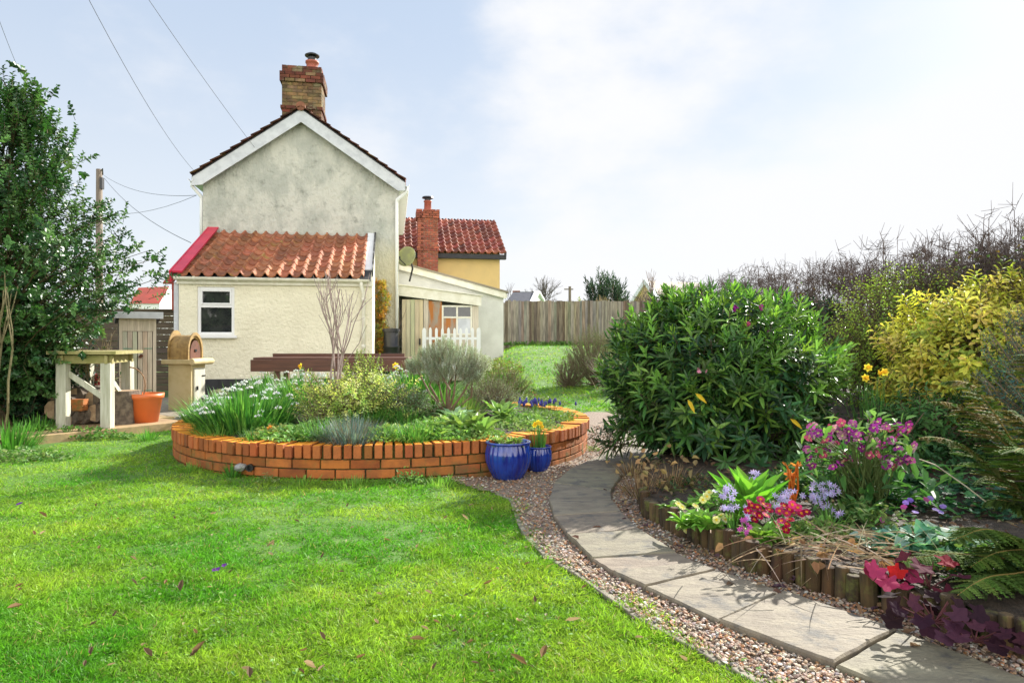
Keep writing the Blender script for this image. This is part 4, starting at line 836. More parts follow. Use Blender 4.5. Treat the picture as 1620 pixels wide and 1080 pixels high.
def basin():
    c = G(344, 640, .1); c = P(344, 640, 9.4); z = .1; T = thing('enamel_basin', 'shallow white enamel basin behind the left end of the brick bed', 'basin', (c[0], 9.5, z))
    c = np.array([c[0], 9.6, z]); put(MB().lathe([(0, 0), (.18, 0), (.24, .12), (.26, .13), (.255, .14), (.22, .12), (.16, .02), (0, .02)], c, 28), 'bowl', M['enamel'], T, smooth=True)
    for i, (px, py, r_, lab) in enumerate([(343, 617, .13, 'mossy brown rock by the black plinth, left of its pair'), (352, 612, .1, 'mossy brown rock by the black plinth, right of its pair')]):
        q = P(px, py+6, 10.5); mb = MB(); rocks(mb, np.array([[q[0], q[1], .16]]), r_*1.4, np.array([[1, 1, 1.]]), .9); single(mb, 'rock', M['rock'], lab, 'rock', (q[0], q[1], 0), bevel=.02)
basin()
def gardentable():
    Y0 = 9.6; a = P(396, 572, Y0); b_ = P(646, 570, Y0); T = thing('brown_garden_bench', 'dark brown timber bench with wide planks behind the brick bed', 'bench', ((a[0]+b_[0])/2, Y0+.3, 0)); z = CH-29/F*Y0
    put(MB().box(a[0], b_[0], Y0, Y0+.045, z-.165, z), 'front_plank', M['brown'], T, bevel=.004)
    put(MB().box(a[0]+.02, b_[0]-.01, Y0+.05, Y0+.5, z-.0, z+.03), 'seat_board', M['brown'], T, bevel=.003)
    x1 = P(432, 0, Y0+.55)[0]; x2 = P(640, 0, Y0+.55)[0]; put(MB().box(x1, x2, Y0+.53, Y0+.57, z-.03, CH-19/F*(Y0+.55)), 'back_plank', M['brown'], T, bevel=.003)
    for x in (a[0]+.35, (a[0]+b_[0])/2+.42, b_[0]-.15): put(MB().box(x-.035, x+.035, Y0+.05, Y0+.12, 0, z-.002), 'leg', M['brown'], T); put(MB().box(x-.035, x+.035, Y0+.45, Y0+.52, 0, z-.002), 'leg', M['brown'], T)
    c0 = P(590, 594, 9.2); c1 = P(646, 594, 9.2); zt = c0[2]+.0; T = thing('pale_wooden_trough', 'small pale wooden trough in front of the brown bench', 'planter', ((c0[0]+c1[0])/2, 9.2, 0))
    put(MB().box(c0[0], c1[0], 9.1, 9.125, .2, zt).box(c0[0], c1[0], 9.35, 9.375, .2, zt).box(c0[0], c0[0]+.025, 9.126, 9.349, .2, zt).box(c1[0]-.025, c1[0], 9.126, 9.349, .2, zt), 'sides', M['deck'], T); put(MB().box(c0[0]-.015, c1[0]+.015, 9.08, 9.13, zt+.002, zt+.02), 'rim', M['whitewood'], T)
gardentable()
def patio():
    V = [(-7, 8.6), (-.9, 9.4), (-.9, 13), (-7, 12.5)]; o = MB().add([(x, y, .005) for x, y in V], [[[0, 1, 2, 3]]]).build('patio', M['concrete']); tag(o, kind='structure')
patio()
def bluepots():
    for (px, py, r_, h, lab, fl) in ((804, 765, .18, .29, 'large fluted cobalt blue glazed pot beside the brick bed', 0), (851, 751, .115, .205, 'smaller fluted blue glazed pot holding dwarf daffodils', 1)):
        c = G(px, py-4, -.045); c[1] += r_*.8; c[0] = (px-810)/F*c[1]; T = thing('glazed_pot', lab, 'plant pot', c)
        pr = [(0, 0), (r_*.62, 0), (r_*.66, h*.02), (r_*.86, h*.25), (r_*.99, h*.5), (r_*1.0, h*.68), (r_*.93, h*.88), (r_*.9, h*.93)]
        put(MB().lathe(pr, c, 144, flute=.045, nf=24), 'pot', M['blueglaze'], T, smooth=True)
        put(MB().lathe([(r_*.9, h*.92), (r_*1.0, h*.95), (r_*1.01, h*.985), (r_*.95, h), (r_*.86, h*.98), (r_*.84, h*.9), (0, h*.9)], c, 48), 'rim', M['blueglaze'], T, smooth=True)
        put(MB().lathe([(0, h*.93), (r_*.8, h*.91)], c, 20), 'compost', M['soil'], T)
        t = c+[0, 0, h*.9]
        if not fl:
            P_ = thing('pot_tulip_leaves', 'young pale green leafy shoots in the large blue pot', 'plant', t); mb = MB()
            for q in ((.02, .0), (-.07, .03), (.07, .05)): rosette(mb, t+[q[0], q[1], 0], 16, .12, .03, (.3, .42, .13), (.8, 2.6))
            rosette(mb, t+[-.06, -.05, 0], 30, .06, .018, (.18, .32, .08), (.2, 1.4), spread=.08); rosette(mb, t+[.06, -.04, 0], 30, .06, .018, (.16, .28, .08), (.2, 1.4), spread=.08); put(mb, 'foliage', M['leaf'], P_)
        else: daffodils('pot_daffodils', 'dwarf yellow daffodils growing in the smaller blue pot', t, 70, .2, 6, .024, .07)
def daffodils(name, label, c, n, L, nf, fr, spread=.06, col=(.95, .75, .06)):
    T = thing(name, label, 'daffodil', c); mb = MB(); clump(mb, c, n, L, .008, (.1, .26, .06), spread, .25, .15, 4); put(mb, 'foliage', M['leaf'], T)
    for i in range(nf):
        a = rng.uniform(0, 2*PI); p = c+np.array([math.cos(a)*spread*1.1*rng.random(), math.sin(a)*spread*rng.random()-spread*.3, L*rng.uniform(.9, 1.12)]); ax = unit(np.array([rng.normal(0, .4), -1, .25]))
        f = MB(); petals(f, [p], ax, fr, col, 6, .1, .75, 'oval'); u = Matrix.Identity(4); f.tube([p, p+ax*fr*.7], [fr*.28, fr*.4], 8, (.95, .55, .03)); f.tube([c+[p[0]-c[0]-.0, p[1]-c[1]+.02, 0], p+[0, .01, -.01]], .0025, 4, (.15, .3, .07)); put(f, 'flower', M['petal'], T)
bluepots()
def logs():
    pts = np.array([np.r_[p, 0] for p in LOG]); seg = np.linalg.norm(np.diff(pts, axis=0), axis=1); cum = np.r_[0, np.cumsum(seg)]; T = thing('log_edging', 'row of short weathered half round log stakes edging the flower bed', 'log edging', (LOG[5][0], LOG[5][1], 0)); s_ = 0; k = 0
    while s_ < cum[-1]:
        d = .027+rng.uniform(-.005, .006); p = np.array([np.interp(s_, cum, pts[:, j]) for j in range(3)]); h = .126+rng.normal(0, .010); q = p+np.r_[rng.normal(0, .003, 2), 0]; z0 = float(gz(*p[:2]))-.04
        tilt = rng.normal(0, .008, 2); m = MB().tube([(q[0], q[1], z0), (q[0]+tilt[0], q[1]+tilt[1], h-.006), (q[0]+tilt[0], q[1]+tilt[1], h)], [d, d*.98, d*.9], 12, pick([(1.6, 1.4, .9), (.6, .55, .5), (1, 1, .9), (1.2, .9, .7)], 1, v=.4)[0]); put(m, 'log_stake', M['logwood'], T, smooth=False, bevel=.003); s_ += 2*d+.002; k += 1
logs()
soil_poly = [p+np.array([.015, .02]) for p in LOG]+[np.array([5.5, 1.8]), np.array([5.5, 9.5]), np.array([1.6, 9.5]), G(1070, 690)[:2]]
def bedz(x, y): return .095+.03*(vnoise(x, y, 2.2)-.3)+.012*vnoise(x, y, 14)+.25*sst(3.6, 7.5, y)*sst(1.4, 3.2, x)
o = sheet(np.arange(.7, 5.5, .05), np.arange(1.9, 9.6, .05), lambda x, y: bedz(x, y), M['soil'], 'flower_bed_soil', mask=lambda x, y: inpoly(x, y, soil_poly))
def bz(p): return np.array([p[0], p[1], float(bedz(p[0], p[1]))])
def BZ(px, py): 
    p = G(px, py, .1)
    for _ in range(6): p = G(px, py, float(bedz(p[0], p[1])))
    return p

# ------------------------------------------------------------------ big plants
def shrub(name, label, cat, base, c, rad, ntips, k, span, L, Wd, cols, mat='leaf', zmin=None, kind='oval', ang=(45, 80), whorl=False, trunkn=60, tr=.015, inner=.5, upb=.35, lump=.18, seed=1, barkcol=(.2, .15, .1), droop=.12, jit=.2, twigr=.003, fold=.25, gaps=0, part='foliage', skirt=0):
    T = thing(name, label, cat, base); tips = ellip_tips(c, rad, ntips, inner, None if skirt else zmin, lump, seed)
    if skirt:
        t = np.clip((c[2]-tips[:, 2])/rad[2], 0, .96); k_ = np.minimum(1/np.sqrt(1-t*t), skirt); tips[:, :2] = np.array(c)[:2]+(tips[:, :2]-np.array(c)[:2])*k_[:, None]; tips = tips[tips[:, 2] > zmin]
    if gaps: g = vnoise(tips[:, 0]+tips[:, 1]*.7, tips[:, 2]+tips[:, 1]*.5, 3.2/max(rad)); tips = tips[g > gaps]
    sg = []; mb = MB(); spray_leaves(mb, tips, np.array(base)*.6+np.array(c)*.4, k, span, L, Wd, cols, ang, kind, upb, fold, droop, jit, whorl, sg, twigr)
    put(mb, part, M[mat], T); tb = MB(); tb.segs(trunk_segs(base, tips, tr, n=trunkn), 5, barkcol)
    for q in sg: tb.segs(q, 3, barkcol)
    put(tb, 'stem', M['twig'], T); return T, tips
def bigbush():
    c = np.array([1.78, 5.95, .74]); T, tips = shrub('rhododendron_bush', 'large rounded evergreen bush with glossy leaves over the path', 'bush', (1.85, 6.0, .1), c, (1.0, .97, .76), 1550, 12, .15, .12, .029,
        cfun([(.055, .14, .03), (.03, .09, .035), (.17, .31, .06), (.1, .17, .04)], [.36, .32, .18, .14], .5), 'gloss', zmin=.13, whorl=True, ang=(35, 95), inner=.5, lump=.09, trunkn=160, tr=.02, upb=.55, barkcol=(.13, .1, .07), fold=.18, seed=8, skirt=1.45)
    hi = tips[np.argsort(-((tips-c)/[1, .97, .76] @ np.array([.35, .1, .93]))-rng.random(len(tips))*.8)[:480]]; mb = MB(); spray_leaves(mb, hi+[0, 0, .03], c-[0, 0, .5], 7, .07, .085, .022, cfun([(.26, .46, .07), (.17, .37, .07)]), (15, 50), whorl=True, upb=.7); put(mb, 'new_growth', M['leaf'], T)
    q = rand_dirs(420); q = q[(q[:, 2] > -.1)]; sp = c+q*np.array([1.0, .97, .76])*rng.uniform(.97, 1.08, (len(q), 1))+np.array([.02, 0, 0]); mb = MB(); sg = []; spray_leaves(mb, sp, c-[0, 0, .3], 9, .16, .12, .026, cfun([(.1, .22, .04), (.2, .36, .07), (.06, .14, .04)]), (15, 65), whorl=True, upb=.8, jit=.3, segs=sg, segr=.004); put(mb, 'outer_sprigs', M['gloss'], T); 
    for px, py, Y, col in ((1164, 487, 5.3, (.35, .02, .3)), (1222, 525, 5.2, (.35, .03, .3)), (1180, 515, 5.25, (.5, .1, .2)), (1112, 585, 5.0, (.7, .3, .4)), (1203, 487, 5.35, (.4, .04, .25))):
        p = P(px, py, Y); f = MB(); 
        for j in range(3): petals(f, [p+rng.normal(0, .012, 3)], unit(rng.normal(0, .5, 3)+[0, -1, .4]), .021, col, 6, .5, .8, 'oval')
        put(f, 'flower', M['petal'], T)
    for px, py, Y in ((1088, 632, 4.95), (1100, 622, 4.95), (1250, 662, 5.0)):
        p = P(px, py, Y); put(MB().leaves([p], [(.3 if px < 1095 else .8, -.3, -.6)], [(0, -1, .2)], .1, .03, (.75, .5, .03)), 'yellow_leaf', M['leaf'], T)
bigbush()
def hollytree():
    base = np.array([-5.55, 7.6, 0]); T = thing('holly_tree', 'tall multi stemmed holly tree with small glossy leaves at the left edge', 'tree', base); S = []; tips = []
    rx = [(3.95, .1), (3.75, .3), (3.45, .52), (3.2, .82), (2.9, .85), (2.6, .95), (2.3, 1.35), (2.0, 1.6), (1.7, 1.62), (1.4, 1.35), (1.15, .95), (.9, .7), (.6, .7)]
    zs = np.array([q[0] for q in rx])[::-1]; rs = np.array([q[1] for q in rx])[::-1]; ax = lambda z: np.array([base[0]+.07*(z-2), base[1]-.05*z, z])
    for b_ in range(205):
        z = 3.92-3.35*rng.random()**.8; a = rng.uniform(0, 2*PI); Rr = np.interp(z, zs, rs)*rng.uniform(.72, 1.05); tip = ax(z)+[math.cos(a)*Rr, math.sin(a)*Rr*.8, 0]
        o = ax(max(.5, z-.25-Rr*.35)); m = (o+tip)/2+[0, 0, .08]; S += [(*o, *m, .010, .006), (*m, *tip, .006, .003)]
        for j in range(13):
            f = rng.uniform(.2, 1); q = o+(tip-o)*f+rng.normal(0, .13, 3)*[1, 1, .8]+[0, 0, .05]; tips.append(q)
        tips.append(tip)
    tips = np.array(tips); dirc = tips+rng.normal(0, .3, tips.shape)+[0, 0, -.3]
    for k in range(7):
        b0 = base+[rng.normal(-.1, .16), rng.normal(0, .12), 0]; p = b0; n = 8
        for i in range(n):
            z = 3.7*(i+1)/n*(.75+.25*rng.random()); q = ax(z)+np.r_[(rng.normal(0, .12, 2)+(b0[:2]-base[:2])*1.3)*(1-i/n), 0]; S.append((*p, *q, .022*(1-i/n)+.006, .022*(1-(i+1)/n)+.006)); p = q
    sg = []; mb = MB(); spray_leaves(mb, tips, np.array(base)+[0, 0, 1.5], 14, .18, .062, .042, cfun([(.03, .09, .028), (.06, .15, .04), (.13, .25, .08)], [.45, .35, .2], .35), (40, 85), upb=.3, jit=.5, segs=sg); put(mb, 'crown', M['gloss'], T)
    tb = MB().segs(S, 6, (.3, .27, .15)); [tb.segs(q, 3, (.25, .22, .12)) for q in sg]; put(tb, 'trunk', M['bark'], T)
    # leaning bare stems in front
    T = thing('leaning_sapling', 'bare leaning olive stems in front of the ivy at the left edge', 'sapling', (-5.35, 6.9, 0))
    for k in range(5):
        S = []; grow(S, (-5.35+rng.normal(0, .25), 6.9+rng.normal(0, .1), 0), (rng.normal(.25, .3), -.05, 1), 1.0, .013, 1, spread=.25, up=.25, bend=.08); put(MB().segs(S, 5, (.2, .17, .09)), 'stem', M['twig'], T)
hollytree()
shrub('ivy_thicket', 'dark shaded ivy thicket under the holly at the left edge', 'ivy', (-6.2, 8.3, 0), (-6.3, 8.4, .75), (1.3, .7, 1.05), 900, 7, .2, .07, .055, cfun([(.02, .07, .035), (.03, .1, .05), (.04, .09, .03)]), 'gloss', zmin=.05, kind='obov', trunkn=40, inner=.3)
shrub('edge_ivy', 'low glossy dark ivy at the far left behind the daylily clumps', 'ivy', (-5.8, 7.9, 0), (-5.9, 8.0, .6), (.85, .45, .95), 1500, 7, .18, .06, .05, cfun([(.02, .06, .03), (.035, .1, .04)]), 'gloss', zmin=.05, kind='obov', trunkn=20, inner=.3)
for i, (px, py, lab) in enumerate([(18, 708, 'arching daylily clump at the extreme left below the ivy'), (58, 690, 'fresh green daylily clump, nearer of the two by the ivy stems'), (235, 694, 'small green strappy clump at the deck edge by the brick bed'), (368, 752, 'grass tuft growing at the foot of the brick bed beside the grey stone')]):
    c = G(px, py, 0); L = (.34, .3, .17, .15)[i]; T = thing('daylily_clump' if i < 3 else 'grass_tuft', lab, 'plant', c); mb = MB(); clump(mb, c, (260, 240, 90, 70)[i], L, .014 if i < 2 else .008, pick([(.12, .33, .05), (.08, .24, .04)], (260, 240, 90, 70)[i]), (.22, .2, .1, .06)[i], .7, .7, 5); put(mb, 'foliage', M['leaf'], T)
def lowherb(name, label, c, r_, n, L, Wd, cols, h=.1, cat='plant', kind='oval', mat='leaf', lift=(.2, 1.5), droop=.2, group=None):
    T = thing(name, label, cat, c, group=group); a = rng.random(n)*2*PI; rr = np.sqrt(rng.random(n))*np.array(r_ if np.isscalar(r_) else 1.0); rx, ry = (r_, r_) if np.isscalar(r_) else r_; rr = np.sqrt(rng.random(n))
    pos = np.array(c)+np.c_[np.cos(a)*rr*rx, np.sin(a)*rr*ry, h*(1-rr**2)*rng.random(n)]; b_ = rng.random(n)*2*PI; o = np.c_[np.cos(b_), np.sin(b_), rng.uniform(*lift, n)]
    mb = MB(); mb.leaves(pos, o, np.c_[rng.normal(0, .3, (n, 2)), np.ones(n)], L*rng.uniform(.6, 1.15, n), Wd*rng.uniform(.7, 1.1, n), pick(cols, n) if np.ndim(cols) == 2 else tone(cols, n), kind, .25, droop); put(mb, 'foliage', M[mat], T)
    S = []; k = min(n//6, 60); q = pos[:k]; S = np.c_[np.tile(np.array(c), (k, 1))*[1, 1, 1]+(q-c)*[.6, .6, 0], q, np.full(k, .0025), np.full(k, .0015)]; put(MB().segs(S, 3, (.14, .18, .06)), 'stem', M['twig'], T); return T
lowherb('border_weeds', 'mixed low green weeds edging the lawn before the potting bench', G(105, 692), (.75, .22), 700, .06, .03, [(.14, .3, .06), (.22, .36, .12), (.1, .22, .05)], .13)
lowherb('border_weeds', 'pale mixed weeds beneath the daylilies at the far left lawn edge', G(30, 725), (.5, .2), 450, .05, .03, [(.2, .34, .1), (.3, .4, .2), (.1, .24, .05)], .1)
lowherb('wall_weed', 'small leafy green weed against the middle of the brick bed wall', G(645, 762), .13, 120, .04, .014, [(.14, .3, .07), (.2, .36, .1)], .12)
lowherb('wall_weed', 'tiny pale weed at the brick wall foot right of the grass tuft', G(425, 762), .08, 60, .03, .012, [(.25, .32, .12)], .09)
for i, (px, py, lab) in enumerate([(300, 742, 'grass tuft at the left foot of the brick bed'), (480, 764, 'short grass tuft against the front of the brick bed, left of its middle'), (560, 766, 'short grass tuft against the front of the brick bed at its middle'), (700, 764, 'grass tuft at the brick bed foot where lawn meets gravel')]):
    c = G(px, py, 0); T = thing('wall_tuft', lab, 'grass tuft', c); mb = MB(); clump(mb, c, 110, .085, .005, pick([(.14, .34, .05), (.24, .4, .08)], 110), .13, .8, .5, 4); put(mb, 'foliage', M['leaf'], T)
def clover():
    n = 5200; X = rng.uniform(-5, 2, n); Y = 1/rng.uniform(1/7, 1/1.8, n); k = inpoly(X, Y, lawn_poly) & ~inbed(X, Y, .05) & (vnoise(X+3, Y+8, 2.6) > .52); X, Y = X[k], Y[k]; n = len(X)
    mb = MB().leaves(np.c_[X, Y, gz(X, Y)+rng.uniform(.008, .026, n)], np.c_[rng.normal(0, 1, (n, 2)), rng.normal(.1, .2, n)], np.c_[rng.normal(0, .3, (n, 2)), np.ones(n)], rng.uniform(.012, .026, n), rng.uniform(.007, .013, n), pick([(.14, .3, .06), (.26, .4, .12), (.09, .2, .04), (.34, .28, .14)], n, [.35, .3, .25, .1]), 'oval', .2, .1)
    tag(mb.build('lawn_weeds', M['leaf']), 'small broad leaved weeds and moss scattered through the lawn', 'weeds', kind='stuff')
clover()
lowherb('gravel_weed', 'small weed in the gravel between the brick bed and the bush', G(935, 712, -.05), .09, 70, .04, .015, [(.25, .36, .1)], .05)
# ---- inside the round bed
BS = .2
def bsoil(x, y): return .335-.14*min(1, ((x-BC[0])**2+(y-BC[1])**2)/BR**2)
def BP(px, py, z=BS):
    p = G(px, py, z)
    for _ in range(5): p = G(px, py, bsoil(p[0], p[1]))
    return p
def bells(T, c, n, L, spread):
    mb = MB(); st = MB(); a = rng.random(n)*2*PI; rr = np.sqrt(rng.random(n))*spread; pos = c+np.c_[np.cos(a)*rr, np.sin(a)*rr, L*rng.uniform(.7, .98, n)*(1-.55*(rr/spread)**3)]
    for p in pos: st.tube([(p[0]*.8+c[0]*.2, p[1]*.8+c[1]*.2, c[2]), (p[0], p[1], p[2]-.03), p+[.012, -.01, .0]], .002, 3, (.15, .32, .07))
    for s_ in ((0, 0, 0), (.022, -.01, -.006), (-.018, -.012, -.01)):
        petals(mb, pos+np.array(s_), np.tile([0, 0, -1.], (n, 1)), .029, (.85, .87, .82), 5, 1.4, .75)
    put(mb, 'blossoms', M['petal'], T); put(st, 'flower_stem', M['leaf'], T)
for px, py, n, L, sp, nb, lab in [(390, 676, 1100, .45, .42, 34, 'large snowflake clump with white bells at the left front of the bed'), (335, 668, 420, .3, .24, 9, 'low pale green snowflake clump nearest the left end of the bed'),
    (480, 642, 900, .5, .45, 60, 'white flowering snowflake clump in front of the brown bench'), (660, 642, 900, .52, .34, 34, 'tall snowflake clump beside the grey santolina bush'), (430, 624, 500, .42, .36, 34, 'snowflake clump flowering behind the big left one')]:
    c = BP(px, py); T = thing('snowflake_clump', lab, 'flower clump', c); mb = MB(); clump(mb, c, n, L, .017, pick([(.05, .17, .04), (.1, .28, .05), (.17, .38, .08)], n), sp, .75, .55, 6); put(mb, 'foliage', M['leaf'], T); bells(T, c, nb, L, sp*1.1)
shrub('variegated_euonymus', 'yellow green variegated euonymus bush in the centre of the bed', 'bush', BP(548, 665), BP(548, 668)+[0, .1, .2], (.52, .4, .27), 900, 8, .1, .033, .019, cfun([(.66, .72, .2), (.28, .42, .1), (.78, .8, .4), (.44, .58, .14)], [.35, .25, .2, .2]), zmin=.22, trunkn=30, tr=.008, inner=.3, lump=.38, seed=4)
shrub('lime_euphorbia', 'lime green upright bush right behind the variegated one', 'bush', BP(575, 640), BP(575, 640)+[0, 0, .3], (.3, .26, .34), 300, 8, .1, .035, .016, cfun([(.4, .52, .1), (.25, .4, .08)]), zmin=.22, trunkn=30, tr=.006, inner=.35)
def fescue(px, py, lab, n, L, sp, cols, w=.004, name='blue_fescue'):
    c = BP(px, py); T = thing(name, lab, 'grass tuft', c); mb = MB(); clump(mb, c, n, L, w, pick(cols, n), sp, 1.0, .6, 4); put(mb, 'foliage', M['leaf'], T)
fescue(556, 697, 'blue grey fescue tuft hanging over the front bricks', 1500, .25, .24, [(.13, .19, .23), (.22, .29, .32), (.08, .13, .15), (.22, .17, .14)], .005)
fescue(610, 692, 'green grassy tuft right of the blue fescue', 420, .15, .18, [(.12, .3, .07), (.2, .4, .1)], .006, 'green_grass_tuft')
fescue(470, 694, 'short bright green tuft left of the blue fescue', 260, .1, .15, [(.14, .34, .07), (.24, .42, .12)], .007, 'green_grass_tuft')
fescue(672, 688, 'yellow green spiky tuft at the front of the bed', 220, .15, .14, [(.34, .48, .12), (.2, .38, .08)], .009, 'green_grass_tuft')
fescue(640, 668, 'dark green grassy tuft in the middle of the bed', 420, .2, .25, [(.07, .2, .04), (.12, .28, .06)], .007, 'green_grass_tuft')
def bareshrub(px, py, h, n, lab, col, sp=.3, name='bare_shrub', r_=.011, depth=2, base=None, L=None):
    c = BP(px, py) if base is None else np.array(base, float); T = thing(name, lab, 'shrub', c); S = []
    for i in range(n): grow(S, c+np.r_[rng.normal(0, .03, 2), 0], (rng.normal(0, sp), rng.normal(0, sp*.6), 1), (L or h*.45), r_, depth, spread=.38, up=.35, bend=.08)
    put(MB().segs(S, 5, col), 'branches', M['twig'], T); return T
bareshrub(522, 660, 1.25, 5, 'bare young silver stemmed shrub rising in front of the cream wall', (.34, .26, .25), .32, r_=.012, depth=2, L=.62)
bareshrub(430, 615, .6, 5, 'reddish twiggy shrub with dark seedheads left of the bare silver shrub', (.2, .08, .06), .3, r_=.005, L=.22, name='red_twig_shrub')
bareshrub(500, 655, .5, 7, 'dry brown reedy stems among the snowflakes', (.38, .27, .15), .18, r_=.004, L=.25, name='dry_reeds', depth=1)
def santolina():
    b_ = BP(705, 660)+[0, .15, 0]; T = thing('grey_santolina', 'grey leaved santolina bush on twisted brown stems in the round bed', 'bush', b_); S = []; tips = []; Yc = b_[1]
    for i, (px, py, rr) in enumerate([(680, 575, .15), (705, 562, .16), (735, 572, .17), (760, 585, .13), (690, 598, .13), (655, 588, .1), (722, 590, .16), (748, 600, .13)]):
        e = P(px, py-14, Yc+rng.uniform(-.15, .15)); m = b_+(e-b_)*.5+[rng.normal(0, .08), rng.normal(0, .06), -.04]; S += [(*b_, *m, .016, .011), (*m, *e, .011, .005)]; tips.append(ellip_tips(e, (rr*.95, rr*.95, rr*.7), 330, .3))
    tips = np.concatenate(tips); mb = MB(); sg = []; spray_leaves(mb, tips, b_+[0, 0, .2], 9, .06, .024, .006, cfun([(.42, .48, .42), (.58, .64, .58), (.3, .35, .26)]), (25, 60), 'diamond', upb=.9, segs=sg, segr=.0012); put(mb, 'foliage', M['leaf'], T)
    tb = MB().segs(S, 6, (.22, .15, .1)); tb.segs(sg[0], 3, (.25, .22, .15)); put(tb, 'stem', M['twig'], T)
santolina()
def rosplant(px, py, lab, n, L, Wd, col, lift, name='leafy_rosette', base=None, kind='oval', droop=.35, cat='plant', nr=1, sp=.02):
    c = BP(px, py) if base is None else np.array(base, float); T = thing(name, lab, cat, c); mb = MB()
    for j in range(nr): rosette(mb, c+(np.r_[rng.normal(0, .09, 2), 0] if j else 0), n, L, Wd, col, lift, droop, kind, spread=sp); 
    put(mb, 'foliage', M['leaf'], T); return T, c
rosplant(745, 686, 'broad pointed green leaves of a foxglove at the bed front near the pots', 18, .34, .085, (.25, .4, .11), (.5, 2.4), 'foxglove_rosette', nr=3)
rosplant(720, 672, 'silvery green broad leaved rosette left of the foxglove', 15, .28, .07, (.28, .4, .24), (.6, 2.2), 'foxglove_rosette', nr=3)
rosplant(790, 660, 'arching pale green foxglove leaves right of the middle rosette', 16, .32, .065, (.26, .42, .13), (.6, 2.0), 'foxglove_rosette', nr=3)
def muscari():
    c = BP(848, 652); T = thing('grape_hyacinths', 'small patch of violet blue grape hyacinths on the right side of the bed', 'flower clump', c); mb = MB(); clump(mb, c, 200, .13, .006, (.14, .28, .08), .28, .6, .6, 4); put(mb, 'foliage', M['leaf'], T)
    f = MB()
    for i in range(46):
        p = c+np.array([rng.normal(0, .14), rng.normal(0, .12), rng.uniform(.06, .12)]); f.lathe([(0, -.0), (.011, .008), (.012, .02), (.007, .04), (0, .05)], p, 6, tone((.1, .1, .4), 1)[0]); f.tube([p-[0, 0, .1], p], .002, 3, (.1, .2, .05))
    put(f, 'blossoms', M['petal'], T)
muscari()
fescue(655, 697, 'dark green arching tuft on the front bricks right of the bed middle', 380, .2, .16, [(.06, .2, .04), (.14, .32, .07)], .009, 'green_grass_tuft')
fescue(405, 697, 'small dark green tuft on the front bricks under the large snowflake clump', 260, .14, .14, [(.06, .2, .04), (.16, .34, .08)], .008, 'green_grass_tuft')
fescue(735, 655, 'olive grassy tuft under the right side of the santolina', 380, .26, .2, [(.1, .22, .05), (.24, .3, .1)], .008, 'green_grass_tuft')
rosplant(690, 694, 'low broad pale rosette at the front bricks left of the foxglove', 14, .2, .06, (.3, .44, .14), (.3, 1.4), 'foxglove_rosette', nr=2)
fescue(510, 690, 'bright green tuft at the front of the bed left of the blue fescue', 500, .2, .2, [(.12, .33, .06), (.22, .42, .1)], .008, 'green_grass_tuft')
fescue(585, 668, 'deep green tuft behind the blue fescue', 500, .24, .22, [(.08, .24, .05), (.16, .34, .08)], .008, 'green_grass_tuft')
fescue(700, 650, 'tall green strappy tuft beneath the santolina', 420, .34, .2, [(.1, .28, .05), (.18, .36, .08)], .012, 'green_grass_tuft')
fescue(345, 690, 'low strappy green tuft spilling on the left bricks of the bed', 260, .2, .18, [(.14, .34, .07), (.24, .44, .12)], .01, 'green_grass_tuft')
shrub('silver_lavender', 'grey silver lavender bush behind the foxgloves', 'bush', BP(775, 645), BP(775, 645)+[0, .1, .16], (.36, .3, .22), 420, 9, .12, .035, .007, cfun([(.34, .38, .32), (.24, .3, .2)]), zmin=.25, trunkn=30, tr=.006, kind='diamond', ang=(15, 45), upb=.8)
shrub('green_hebe', 'dark green small leaved hebe at the back right of the bed', 'bush', BP(800, 632), BP(800, 632)+[0, .1, .22], (.42, .34, .28), 520, 9, .12, .03, .014, cfun([(.1, .22, .06), (.18, .3, .08), (.25, .24, .1)]), zmin=.25, trunkn=30, tr=.006)
shrub('grey_sage', 'pale grey green sage in the middle of the bed', 'bush', BP(640, 660), BP(640, 660)+[0, .05, .14], (.3, .26, .18), 260, 8, .1, .045, .016, cfun([(.26, .34, .22), (.18, .3, .12)]), zmin=.24, trunkn=20, tr=.005)
